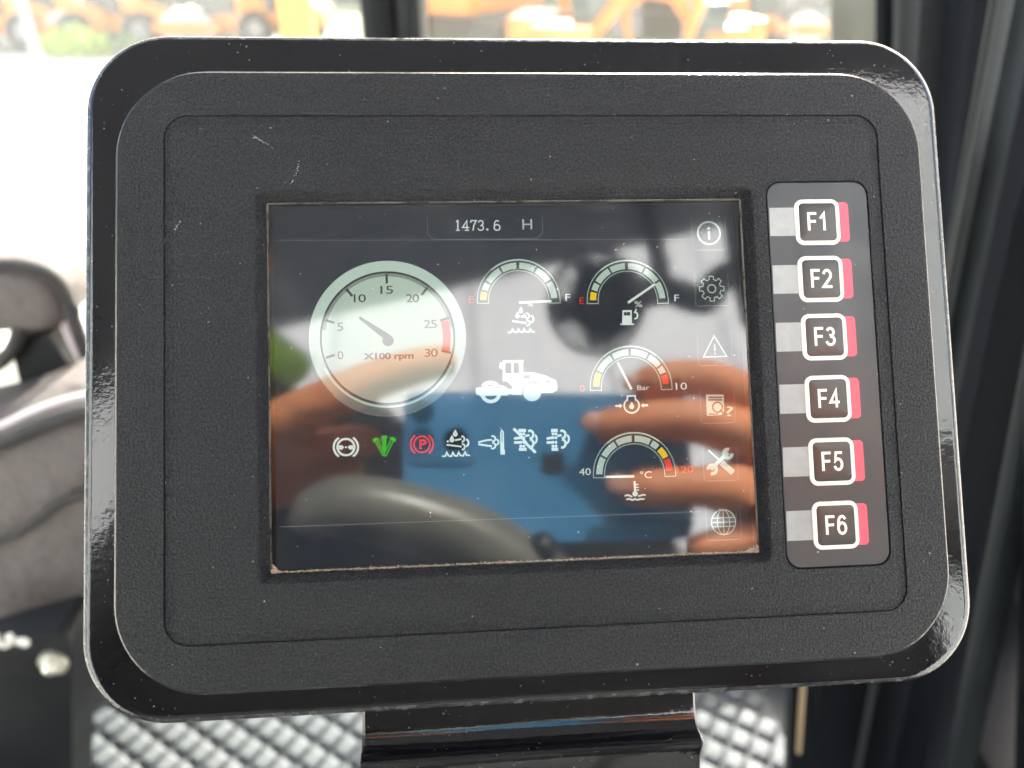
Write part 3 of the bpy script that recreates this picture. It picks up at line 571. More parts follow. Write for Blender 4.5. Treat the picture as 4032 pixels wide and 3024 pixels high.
stroke(bm, [zR(*p) for p in [(1200, 680), (1290, 625), (1400, 610), (1490, 635), (1545, 680)]], .3, LZ + .11); stroke(bm, [zR(*p) for p in [(850, 525), (960, 505), (1110, 495), (1110, 605), (930, 605), (860, 570)]], .22, LZ + .12); stroke(bm, [zR(*p) for p in earc(1385, 825, 192, 192, 60, 250, 20)], .25, LZ + .13)
obj('icon_detail', bm, M['dim'], mon)
# menu buttons along the right of the screen
for cy, nm in ((46.8, 'information'), (26.6, 'settings'), (5.2, 'warning'), (-15.2, 'search'), (-35.4, 'service'), (-56.0, 'language')):
    cx = 62.95; h = 6.15
    b_ = part('menu_button', M['faint'], lambda b, z: stroke(b, [(cx - h, cy + h)] + [(cx - h, cy - h + 1)] + arc(cx - h + 1, cy - h + 1, 1, 180, 270, 4) + arc(cx + h - 1, cy - h + 1, 1, 270, 360, 4) + [(cx + h, cy + h)], .22, LZ + .01), mon, nm + ' button on the screen')
    part('button_edge', M['dim'], lambda b, z: stroke(b, [(cx - h + 1, cy - h - .02), (cx + h - 1, cy - h - .02)], .26, LZ + .02), b_)
    bm = bmesh.new(); z = LZ + .02
    if nm == 'information':
        sector(bm, cx, cy, 3.75, 4.4, 0, 360, z, 40); poly(bm, [(cx - .42, cy - 2.3), (cx + .42, cy - 2.3), (cx + .42, cy + .7), (cx - .42, cy + .7)], z); poly(bm, [(cx - .45, cy + 1.3), (cx + .45, cy + 1.3), (cx + .45, cy + 2.1), (cx - .45, cy + 2.1)], z)
    elif nm == 'settings':
        P_ = []
        for k in range(8):
            a0 = k * 45
            for da, q in ((-14, 3.35), (-9.5, 4.55), (9.5, 4.55), (14, 3.35)): P_.append((cx + q * math.cos(rad(a0 + da)), cy + q * math.sin(rad(a0 + da))))
        stroke(bm, P_, .32, z, True); sector(bm, cx, cy, 1.25, 1.65, 0, 360, z, 24)
    elif nm == 'warning':
        stroke(bm, [(cx - 4.2, cy - 3.0), (cx + 4.2, cy - 3.0), (cx, cy + 4.4)], .45, z, True); stroke(bm, [(cx, cy + 1.3), (cx, cy - .9)], .5, z); disc(bm, cx, cy - 1.9, .33, z, 8)
    elif nm == 'search':
        poly(bm, [zD(*p) for p in ((1668, 108), (1808, 108), (1812, 245), (1790, 270), (1676, 276))], z)
        t = text('?', px_box(zD, 1832, 200, 1884, 280), LZ + .02, M['seg'], b_, 'icon_letter')
        b2 = bmesh.new()
        for y_ in (130, 150): stroke(b2, [zD(1690, y_), zD(1796, y_)], .55, z + .01)
        sector(b2, *zD(1760, 208), 1.5, 2.0, 0, 360, z + .012, 24); stroke(b2, [zD(1780, 230), zD(1815, 262)], .6, z + .02); stroke(b2, [zD(1690, 262), zD(1765, 262)], .4, z + .02); obj('icon_detail', b2, M['lcd'], b_)
    elif nm == 'service':
        stroke(bm, [zD(1712, 695), zD(1838, 572)], 1.35, z); sector(bm, *zD(1842, 575), .9, 2.1, 70, 360, z + .01, 14); sector(bm, *zD(1718, 700), .9, 2.1, 250, 540, z + .01, 14)
        stroke(bm, [zD(1690, 550), zD(1710, 568), zD(1770, 622)], .6, z + .02); stroke(bm, [zD(1800, 655), zD(1875, 718)], 2.1, z + .02)
    else:
        sector(bm, cx, cy, 4.15, 4.5, 0, 360, z, 40); i_ = 0
        for q in (-1.5, 1.5):
            hw = math.sqrt(4.3 ** 2 - q * q); stroke(bm, [(cx - hw, cy + q), (cx + hw, cy + q)], .3, z + .004)
        stroke(bm, [(cx - 4.3, cy), (cx + 4.3, cy)], .3, z + .004); stroke(bm, [(cx, cy - 4.3), (cx, cy + 4.3)], .3, z + .008)
        stroke(bm, [(cx + 2.2 * math.cos(rad(a)), cy + 4.3 * math.sin(rad(a))) for a in range(0, 360, 15)], .3, z + .012, True)
    obj('icon', bm, M['seg'], b_)
# ---- key panel
kl = (82.9, 119.8, -72.1, 63.5, 5.0)
bm = bmesh.new(); loops(bm, [(rr(*kl, 8), -1.2), (rr(*kl, 8), -.45), (off(*kl, .25, 8), -.28)], cap=True); kpan = autosm(obj('key_panel', bm, M['membrane'], mon), 30)
KZ = -.28
def keytext(b, ch, f, wd, z):
    E = lambda cx, cy, rx, ry, a0, a1, n=10: [(cx + rx * math.cos(rad(a0 + (a1 - a0) * i / n)), cy + ry * math.sin(rad(a0 + (a1 - a0) * i / n))) for i in range(n + 1)]
    G = {'F': [[(.1, 0), (.1, 1), (.95, 1)], [(.1, .52), (.85, .52)]], '1': [[(.15, .72), (.55, 1), (.55, 0)]], '2': [E(.5, .7, .42, .3, 160, -25) + [(.05, 0), (.98, 0)]],
         '3': [E(.47, .76, .38, .24, 150, -80) + E(.45, .27, .46, .27, 80, -160)], '4': [[(.72, 0), (.72, 1), (.02, .28), (1.0, .28)]], '5': [[(.9, 1), (.25, 1), (.15, .52)] + E(.47, .32, .44, .32, 115, -155)],
         '6': [[(.84, .86)] + E(.5, .66, .40, .34, 60, 170) + E(.48, .31, .43, .31, 170, 170 + 355, 22)]}
    for i, s_ in enumerate(G[ch]): stroke(b, [f(*p) for p in s_], wd, z + i * .01)
for i, (ky, sy) in enumerate(((48.95, 49.2), (28.45, 28.5), (7.75, 8.0), (-14.1, -13.8), (-36.0, -35.7), (-57.95, -57.65))):
    kx0, kx1 = 92.65, 109.1; cx = (kx0 + kx1) / 2
    bm = bmesh.new(); q = (kx0, kx1, ky - 8.25, ky + 8.25, 3.0); loops(bm, [(rr(*q, 8), KZ), (off(*q, .15, 8), KZ + .35), (off(*q, .45, 8), KZ + .55), (off(*q, 1.1, 8), KZ + .55), (off(*q, 1.45, 8), KZ + .3)])
    ko = autosm(obj('function_key', bm, M['ring'], mon, label='key marked F%d' % (i + 1)), 60)
    bm = bmesh.new(); loops(bm, [(off(*q, 1.4, 8), KZ + .28), (off(*q, 2.2, 8), KZ + .42), (off(*q, 4.5, 8), KZ + .55)], cap=True); autosm(obj('key_cap', bm, M['keycap'], ko), 60)
    bm = bmesh.new(); keytext(bm, 'F', lambda x, y: (cx - 3.7 + 3.1 * x, ky - 2.9 + 5.9 * y), .92, KZ + .6); keytext(bm, str(i + 1), lambda x, y: (cx + .55 + 3.1 * x, ky - 2.9 + 5.9 * y), .92, KZ + .6); obj('key_legend', bm, M['ring'], ko)
    bm = bmesh.new(); poly(bm, [(108.0, ky - 7.1)] + arc(111.1, ky - 5.7, 1.4, 270, 360, 5) + arc(111.1, ky + 5.7, 1.4, 0, 90, 5) + [(108.0, ky + 7.1)], KZ + .03); obj('red_tab', bm, M['red'], ko)
    bm = bmesh.new(); poly(bm, [(83.35, sy - 5.1), (94, sy - 5.1), (94, sy + 5.1), (83.55, sy + 5.1)], KZ + .02); obj('grey_strip', bm, M['strip'], ko)
# dust lying in the lower recess and scratches on the face
bm = bmesh.new(); random.seed(3)
for k in range(2600):
    x = random.uniform(-92, 74.6)
    if random.random() < .14: x = random.choice((-91.6 + abs(random.gauss(0, 1.2)), 74.4 - abs(random.gauss(0, 2.2))))
    corner = max(0, 1 - (75.5 - x) / 6) * 1.5 + max(0, 1 - (x + 92) / 3) * 1.5
    y = -66.6 + abs(random.gauss(0, .26 + corner * .6)); r_ = random.uniform(.08, .28) * (1 + corner * .5)
    a = random.uniform(0, 6.3); z = GZ + .03 + random.uniform(0, .35)
    p = [bm.verts.new(((x + r_ * 1.3 * math.cos(a + t)) * K, (y + r_ * math.sin(a + t)) * K, (z + (r_ if t == 0 else 0)) * K)) for t in (0, 2.1, 4.2)]; q = bm.verts.new((x * K, y * K, (z + r_) * K))
    for i in range(3): bm.faces.new((p[i], p[(i + 1) % 3], q))
o = obj('dust', bm, M['dirt'], mon); o['kind'] = 'stuff'
M['scr'] = mat('scratch_pale', (.45, .45, .45), .6)
bm = bmesh.new(); random.seed(12)
def scratch(P, n, w0, z=.02):
    P = [pan(x, y, 0) for x, y in P]
    for k in range(n):
        t = random.random() * (len(P) - 1); i = min(int(t), len(P) - 2); u = t - i
        x = P[i][0] + (P[i + 1][0] - P[i][0]) * u + random.gauss(0, .18); y = P[i][1] + (P[i + 1][1] - P[i][1]) * u + random.gauss(0, .18); r_ = w0 * random.uniform(.4, 1.2); a = random.uniform(0, 6)
        poly(bm, [(x + r_ * math.cos(a), y + r_ * math.sin(a)), (x + r_ * math.cos(a + 2), y + r_ * math.sin(a + 2)), (x + r_ * .6 * math.cos(a + 4), y + r_ * .6 * math.sin(a + 4))], z + random.uniform(0, .03))
scratch([(1000, 538), (1035, 555), (1078, 585)], 26, .26); scratch([(1178, 635), (1170, 680), (1145, 725)], 22, .28); scratch([(690, 905), (712, 870)], 16, .26); scratch([(640, 960), (660, 930)], 10, .16); scratch([(640, 1000), (820, 1010), (900, 990)], 26, .12); scratch([(900, 540), (3300, 620)], 26, .09); scratch([(600, 2650), (3300, 2500)], 24, .11); scratch([(560, 700), (620, 2400)], 24, .1); scratch([(660, 1080), (860, 1100)], 24, .1)
o = obj('scratches', bm, M['scr'], mon); o['kind'] = 'stuff'
# ---- bracket that carries the monitor: sheet bent toward the viewer
bm = bmesh.new(); prof = [(-96, -13.4), (-116, -13.4), (-121, -13.4)]
for i in range(1, 11):
    a = rad(6.2 * i); prof.append((-121 - 9 * math.sin(a), -13.4 + 9 * (1 - math.cos(a))))
ye, ze = prof[-1]; prof += [(ye - 1.2, ze + 2.4), (ye - 1.9, ze + 2.9), (ye - 2.6, ze + 2.4), (ye - 8, ze - 2), (ye - 60, ze - 10)]
V = []
for x0, sk in ((-64.2, 1), (-63.2, 0), (51.6, 0), (52.5, 1)):
    V.append([bm.verts.new((x0 * K, y * K, (z - sk * 1.0) * K)) for y, z in prof])
for a, b in zip(V, V[1:]):
    for i in range(len(prof) - 1): bm.faces.new((a[i], a[i + 1], b[i + 1], b[i]))
bmesh.ops.recalc_face_normals(bm, faces=bm.faces[:]); autosm(obj('mounting_bracket', bm, M['plate'], mon), 40)

# ================================================================== MIRRORED IN THE SCREEN: phone, hands, fan, armrest
M['blue'] = mat('pacific_blue_glass', (.085, .30, .58), .4, coat=.2, spec=.4, var=.05, vscale=10)
M['bluegl'] = mat('camera_island_blue', (.03, .10, .17), .15)
M['lens'] = mat('lens_black', (.004, .004, .005), .1)
M['logo'] = mat('logo_mirror_dark', (.05, .055, .06), .3)
PO = CAM - FW * .0022
def onphone(dx, dy, h=0.): return reflP(dx, dy, PO + FW * h, FW)
tl, br = onphone(872, 846), onphone(1500, 1166)
u0, v0 = (tl - PO).dot(RT), (tl - PO).dot(UP); u1, v1 = (br - PO).dot(RT), (br - PO).dot(UP)
print('phone mm', (u1 - u0) * 1000, (v0 - v1) * 1000, u0, v0)
PMX = Matrix((RT, UP, FW)).transposed(); PMX = PMX.to_4x4(); PMX.translation = PO      # local x right, y up, z = toward monitor (left handed fix below)
PMX = Matrix.Translation(PO) @ Matrix((RT, -UP, -FW)).transposed().to_4x4() @ Matrix.Diagonal((1, -1, -1, 1)) if False else None
ph = thing('smartphone', 'blue smartphone held up in both hands, mirrored in the screen', 'phone', Matrix.Translation(PO) @ Matrix((-RT, UP, FW)).transposed().to_4x4())
# local: x = -RT, y = UP, z = FW
def U(dx, dy, h=0.): p = onphone(dx, dy, h) - PO; return (-p.dot(RT) / K, p.dot(UP) / K)
l_, r_, b_, t_ = -u1 / K, -u0 / K, v1 / K, v0 / K
bm = bmesh.new(); q = (l_, r_, b_, t_, 11); loops(bm, [(off(*q, 1, 10), -9.5), (off(*q, 0, 10), -9.2), (off(*q, 0, 10), -.6), (off(*q, .6, 10), 0)], cap=True, capb=True); autosm(obj('phone_body', bm, M['blue'], ph), 40)
cx, cy = U(984, 950)
bm = bmesh.new(); q = (max(cx - 16, l_), r_ - 2.5, cy - 17, t_ - 2.5, 10); loops(bm, [(rr(*q, 8), 0), (rr(*q, 8), 1.0), (off(*q, .6, 8), 1.3)], cap=True); autosm(obj('camera_island', bm, M['blue'], ph), 40)
# the taking lens sits exactly round the viewpoint: an open dark barrel
for lx, ly, lm_ in ((cx, cy, 'lens'), (r_ - 13, t_ - 14, 'bluegl'), (r_ - 13, cy + 1, 'bluegl')):
    bm = bmesh.new(); n_ = 28; rad_o, rad_i = (8.2, 3.2)
    zz = 1.9
    loops(bm, [([(lx + rad_o * math.cos(2 * math.pi * i / n_), ly + rad_o * math.sin(2 * math.pi * i / n_)) for i in range(n_)], 1.3), ([(lx + rad_o * math.cos(2 * math.pi * i / n_), ly + rad_o * math.sin(2 * math.pi * i / n_)) for i in range(n_)], zz), ([(lx + 7.4 * math.cos(2 * math.pi * i / n_), ly + 7.4 * math.sin(2 * math.pi * i / n_)) for i in range(n_)], zz + .1)], cap=True)
    autosm(obj('camera_lens', bm, M[lm_], ph), 40)
# bitten fruit emblem, leaf toward the phone's top (left in the mirror)
bm = bmesh.new(); lx, ly = U(1192, 1000); s_ = 9.4
def emb(x, y): return (lx + s_ * y * 1.0, ly + s_ * x)      # emblem up -> local +x
P_ = [(0, .72), (.2, .85), (.45, .88), (.7, .75), (.85, .55), (.68, .35), (.62, .1), (.7, -.15), (.92, -.35), (.8, -.65), (.6, -.92), (.35, -1.0), (0, -.92), (-.35, -1.0), (-.62, -.9), (-.85, -.55), (-.98, -.1), (-.95, .35), (-.75, .7), (-.45, .88), (-.2, .85)]
P_ = [emb(x, y) for x, y in P_]; poly(bm, P_, .05)
poly(bm, [emb(x, y) for x, y in ((.0, 1.0), (.08, 1.25), (.35, 1.5), (.38, 1.3), (.22, 1.08))], .06); obj('emblem', bm, M['logo'], ph)

# hands: skinned chains, joints given on the phone plane with a height toward the screen
sk, nd, lk = newmat('skin'); b = nd['Principled BSDF']; b.inputs['Roughness'].default_value = .5; b.inputs['Subsurface Weight'].default_value = .08; b.inputs['Subsurface Radius'].default_value = (.01, .004, .002); b.inputs['Subsurface Scale'].default_value = .4
tc = N(nd, 'TexCoord'); n = N(nd, 'TexNoise', Scale=60., Detail=4.); lk.new(tc.outputs['Object'], n.inputs[0]); cr = N(nd, 'Mix', data_type='RGBA'); cr.inputs[6].default_value = (.60, .21, .085, 1); cr.inputs[7].default_value = (.80, .34, .16, 1); lk.new(n.outputs[0], cr.inputs[0]); lk.new(cr.outputs[2], b.inputs['Base Color'])
bp = N(nd, 'Bump', Strength=.7, Distance=.002); n2 = N(nd, 'TexNoise', Scale=170., Detail=6.); lk.new(tc.outputs['Object'], n2.inputs[0]); lk.new(n2.outputs[0], bp.inputs['Height']); lk.new(bp.outputs[0], b.inputs['Normal']); M['skin'] = sk
M['nail'] = mat('fingernail', (.66, .36, .30), .25)
def hand(chains, links, name, parent):
    me = bpy.data.meshes.new(name); vs, es, rs = [], [], []; idx = {}
    for nm, ch in chains.items():
        for i, (dx, dy, h, r_) in enumerate(ch):
            vs.append(onphone(dx, dy, h * .001)); rs.append(r_ * .001); idx[(nm, i)] = len(vs) - 1
            if i: es.append((len(vs) - 2, len(vs) - 1))
    for (a, i), (b, j) in links: es.append((idx[(a, i)], idx[(b, j)]))
    me.from_pydata(vs, es, []); me.materials.append(M['skin']); o = bpy.data.objects.new(name, me); COL.objects.link(o); o.parent = parent
    md = o.modifiers.new('skin', 'SKIN'); md.use_smooth_shade = True
    for v, r_ in zip(me.skin_vertices[0].data, rs): v.radius = (r_, r_)
    me.skin_vertices[0].data[idx[('palm', 0)]].use_root = True
    s2 = o.modifiers.new('sub', 'SUBSURF'); s2.levels = 2; s2.render_levels = 2; return o
per = thing('person', 'person holding up a phone with both hands, mirrored in the screen', 'person')
hR = hand({'palm': [(2250, 1160, -50, 30), (2000, 1110, -36, 30), (1800, 1060, -22, 30), (1665, 1010, -12, 28)],
      'index': [(1640, 872, 0, 15), (1580, 832, 11, 13), (1500, 812, 15, 11), (1420, 822, 11, 11), (1362, 838, 6, 9)],
      'middle': [(1640, 955, 4, 17), (1570, 925, 17, 14.5), (1480, 905, 19, 12), (1370, 912, 14, 12), (1278, 928, 7, 9.5)],
      'ring': [(1640, 1050, 2, 17), (1575, 1052, 14, 14), (1500, 1052, 17, 11.5), (1410, 1052, 12, 11.5), (1328, 1062, 7, 9.5)],
      'little': [(1640, 1140, -4, 15), (1590, 1172, 8, 12), (1530, 1186, 10, 10), (1475, 1190, 6, 8.5)]},
     [(('palm', 3), ('index', 0)), (('palm', 3), ('middle', 0)), (('palm', 3), ('ring', 0)), (('palm', 3), ('little', 0))], 'right_hand', per)
hL = hand({'palm': [(200, 1300, -70, 32), (360, 1120, -55, 30), (480, 1010, -45, 24)],
      'index': [(590, 925, -14, 15), (690, 872, -2, 12.5), (800, 822, 0, 11.5), (910, 788, -2, 10.5), (985, 775, -7, 8.5)],
      'middle': [(590, 990, -34, 13), (680, 965, -30, 11), (770, 950, -30, 10), (830, 960, -30, 9)],
      'ring': [(580, 1030, -44, 12), (670, 1015, -42, 10), (740, 1010, -42, 9), (790, 1020, -42, 8)],
      'little': [(560, 1060, -52, 11), (640, 1060, -50, 9), (700, 1058, -50, 8)]},
     [(('palm', 2), ('index', 0)), (('palm', 2), ('middle', 0)), (('palm', 2), ('ring', 0)), (('palm', 2), ('little', 0))], 'left_hand', per)
def nail(dx, dy, h, rx, ry):
    p = onphone(dx, dy, h * .001); bm = bmesh.new(); bmesh.ops.create_uvsphere(bm, u_segments=14, v_segments=8, radius=1)
    bm.transform(Matrix.Translation(p) @ Matrix((RT, UP, FW)).transposed().to_4x4() @ Matrix.Diagonal((rx * .001, ry * .001, .002, 1))); bmesh.ops.recalc_face_normals(bm, faces=bm.faces[:]); obj('fingernail', bm, M['nail'], per, True)
nail(1284, 912, 14.5, 8, 6.0); nail(1336, 1046, 14.5, 7, 5.5); nail(1366, 826, 13, 6, 5)
# sleeves of dark cloth
M['cloth'] = mat('dark_cloth', (.055, .06, .06), .9, bump=.4, bscale=300, dist=.001)
M['hivis'] = mat('hi_vis_cloth', (.35, .62, .05), .7, bump=.3, bscale=200, dist=.001)
bm = bmesh.new(); tube(bm, smoothpath([onphone(1930, 1090, -.03), onphone(2100, 1120, -.04), onphone(2500, 1150, -.12), onphone(2900, 1500, -.3)]), [.036] * 5 + [.042] * 4 + [.055] * 4, 16); obj('sleeve', bm, M['cloth'], per, True)
bm = bmesh.new(); tube(bm, smoothpath([onphone(430, 1090, -.035), onphone(200, 1270, -.05), onphone(-200, 1500, -.15), onphone(-500, 1800, -.3)]), [.04] * 5 + [.045] * 4 + [.055] * 4, 16); obj('sleeve', bm, M['cloth'], per, True)

# torso and head of the person, leaning in from the left behind the phone
def rp(dx, dy, t): G0, r0_ = refl(dx, dy); return G0 + r0_ * t
bm = bmesh.new()
sh = rp(560, 840, .62); tube(bm, smoothpath([rp(600, 815, .60), rp(560, 870, .60), rp(560, 1000, .60), rp(560, 1250, .62), rp(600, 1700, .70)], 4), [.045, .07, .09, .105, .115, .12, .125, .13, .135, .14, .14, .14, .14, .14, .14, .14, .14], 24, flat=1.4); obj('shirt', bm, M['cloth'], per, True)
bm = bmesh.new(); tube(bm, smoothpath([rp(672, 792, .585), rp(615, 790, .585), rp(480, 800, .60), rp(380, 830, .62)], 4), [.008, .012, .016, .02, .03, .04, .05, .05, .05, .05, .05, .05, .05], 16); obj('vest', bm, M['hivis'], per, True)
bm = bmesh.new(); tube(bm, smoothpath([rp(560, 1000, .55), rp(640, 960, .50), rp(760, 990, .42), rp(800, 1080, .40)], 4), .05, 16); obj('forearm_sleeve', bm, M['cloth'], per, True)
hc = rp(400, 545, .66); bm = bmesh.new(); bmesh.ops.create_uvsphere(bm, u_segments=28, v_segments=20, radius=1)
for v in bm.verts:
    x, y, z_ = v.co; v.co = Vector((x * .078 * (1 - .18 * max(0, -z_)), y * .095 * (1 - .12 * max(0, -z_)) , z_ * .118))
    if y > .75 and -.35 < z_ < .1 and abs(x) < .2: v.co.y += .018
bm.transform(Matrix.Translation(hc)); 
for sx_ in (-1, 1): bmesh.ops.create_uvsphere(bm, u_segments=10, v_segments=8, radius=.02, matrix=Matrix.Translation(hc + Vector((sx_ * .078, 0, -.01))) @ Matrix.Diagonal((.4, .8, 1.3, 1)))
cyl(bm, hc + Vector((0, -.01, -.08)), hc + Vector((.02, 0, -.2)), .05, .055, 20); obj('head', bm, M['skin'], per, True)
for sx_ in (-1, 1): bm = bmesh.new(); bmesh.ops.create_uvsphere(bm, u_segments=10, v_segments=8, radius=.011, matrix=Matrix.Translation(hc + Vector((sx_ * .03, .085, .012)))); obj('eye', bm, M['lens'], per, True)
bm = bmesh.new(); bmesh.ops.create_uvsphere(bm, u_segments=12, v_segments=8, radius=.02, matrix=Matrix.Translation(hc + Vector((0, .078, -.055))) @ Matrix.Diagonal((1.2, .5, .3, 1))); obj('mouth', bm, M['nail'], per, True)
bm = bmesh.new(); bmesh.ops.create_uvsphere(bm, u_segments=24, v_segments=16, radius=1, matrix=Matrix.Translation(hc + Vector((0, -.014, .022))) @ Matrix.Diagonal((.084, .096, .11, 1))); obj('hair', bm, M['cloth'], per, True)
# armrest and knob just in front of the phone's lower edge, below the line of sight
M['pad'] = mat('grey_leatherette', (.15, .15, .13), .32, bump=.3, bscale=250, dist=.0008)
ar = thing('grey_armrest', 'grey padded armrest curving through the lower left of the mirrored view', 'armrest')
def np(dx, dy, h): return onphone(dx, dy, h)
bm = bmesh.new(); P_ = smoothpath([np(655, 1150, .012), np(690, 1105, .013), np(780, 1098, .014), np(900, 1125, .014), np(1010, 1165, .013), np(1110, 1225, .011), np(1250, 1330, .008)], 6)
tube(bm, P_, [.009 + min(1, i / 10) * .006 + i * .00015 for i in range(len(P_))], 20); obj('armrest_pad', bm, M['pad'], ar, True)
kn = thing('lever_knob', 'small dark lever knob beside the grey armrest, mirrored in the screen', 'knob')
bm = bmesh.new(); c = np(1172, 1185, .02); bmesh.ops.create_uvsphere(bm, u_segments=20, v_segments=12, radius=.0085, matrix=Matrix.Translation(c)); obj('knob', bm, M['keycap'], kn, True)
bm = bmesh.new(); tube(bm, smoothpath([c, np(1160, 1260, .02), np(1150, 1400, .015)]), .004, 10); obj('stem', bm, M['pad'], kn, True)

bk = thing('seat_back', 'dark seat backrest behind the viewer, seen only as a dark reflection', 'seat')
bm = bmesh.new(); loops(bm, [([(x, y) for x, y in rr(-.34 / K, .24 / K, -.75 / K, .17 / K, .10 / K, 8)], 0), (rr(-.35 / K, .25 / K, -.75 / K, .18 / K, .10 / K, 8), -.03 / K), (rr(-.34 / K, .24 / K, -.75 / K, .17 / K, .10 / K, 8), -.09 / K)], cap=True, capb=True)
bm.transform(Matrix.Translation((0, -.40, 0)) @ Matrix.Rotation(rad(90), 4, 'X') @ Matrix.Diagonal((1, 1, 1, 1))); bmesh.ops.recalc_face_normals(bm, faces=bm.faces[:]); autosm(obj('backrest', bm, M['cloth'], bk), 60)
# fan hanging from the roof behind the viewer
fan = thing('cab_fan', 'round black caged fan hanging from the cab roof, mirrored in the screen', 'fan')
M['fanblk'] = mat('fan_black', (.05, .053, .058), .5)
G_, r0 = refl(1290, 655); FC = G_ + r0 * .62
fz = (-r0 + Vector((.35, 0, 0))).normalized(); fx = fz.cross(Vector((0, 0, 1))).normalized(); fy = fx.cross(fz)
FMX = Matrix((fx, fy, fz)).transposed().to_4x4(); FMX.translation = FC
dd = (FC - G_).length + (G_ - CAM).length; FR_ = 108 / 1661 * dd; print('fan r', FR_)
def ring(bm, R, r, z=0, n=48, m=8):
    V = [[bm.verts.new(((R + r * math.cos(2 * math.pi * j / m)) * math.cos(2 * math.pi * i / n), (R + r * math.cos(2 * math.pi * j / m)) * math.sin(2 * math.pi * i / n), z + r * math.sin(2 * math.pi * j / m))) for j in range(m)] for i in range(n)]
    for i in range(n):
        for j in range(m): bm.faces.new((V[i][j], V[(i + 1) % n][j], V[(i + 1) % n][(j + 1) % m], V[i][(j + 1) % m]))
bm = bmesh.new()
for k in range(9): ring(bm, FR_ * (.38 + .07 * k), FR_ * .016, .012 * (1 - (k / 9) ** 2), 48, 5)
for k in range(16):
    a = k * math.pi / 8; cyl(bm, (FR_ * .3 * math.cos(a), FR_ * .3 * math.sin(a), .012), (FR_ * math.cos(a), FR_ * math.sin(a), 0), .0012, n=5)
bm.transform(FMX); obj('cage', bm, M['fanblk'], fan, True)
bm = bmesh.new(); ring(bm, FR_, FR_ * .05, 0, 48, 8); cyl(bm, (0, 0, -.03), (0, 0, .014), FR_ * .34, FR_ * .30, 32); bm.transform(FMX); autosm(obj('housing', bm, M['fanblk'], fan))
for k in range(4):
    bm = bmesh.new(); a = k * math.pi / 2 + .3; P_ = [(FR_ * q * math.cos(a + da), FR_ * q * math.sin(a + da), -.012 + zz_) for q, da, zz_ in ((.3, -.25, -.006), (.6, -.32, -.012), (.92, -.2, -.012), (.92, .35, .006), (.6, .45, .008), (.3, .3, .004))]
    f = bm.faces.new([bm.verts.new(p) for p in P_]); bmesh.ops.solidify(bm, geom=[f], thickness=.0012); bm.transform(FMX); obj('blade', bm, M['fanblk'], fan)
bm = bmesh.new(); cyl(bm, (-FR_ * .0, 0, -.012), (0, 0, -.03), FR_ * .80, FR_ * .6, 40); bm.transform(FMX @ Matrix.Translation((FR_ * .28 * (1 if fx.x > 0 else -1), FR_ * .1, 0))); autosm(obj('motor_cover', bm, M['fanblk'], fan))
def fr_(dx, dy): G0, r1 = refl(dx, dy); return G0 + r1 * .64
bm = bmesh.new(); tube(bm, smoothpath([fr_(1265, 612), fr_(1350, 632), fr_(1440, 628), fr_(1520, 650), fr_(1560, 600), fr_(1640, 580)], 4), FR_ * .30, 12); obj('mount_bracket', bm, M['fanblk'], fan, True)
bm = bmesh.new(); tube(bm, [fr_(1590, 420), fr_(1610, 560), fr_(1640, 700)], FR_ * .34, 12); obj('bracket_post', bm, M['fanblk'], fan, True)
bm = bmesh.new(); tp = FC + Vector((.10, -.02, 0)); tp.z = ZT - .001
tube(bm, smoothpath([FC - fz * .02, FC + Vector((.04, -.02, .03)), FC + Vector((.09, -.02, .06)), tp]), .012, 10); obj('mount_arm', bm, M['fanblk'], fan, True)

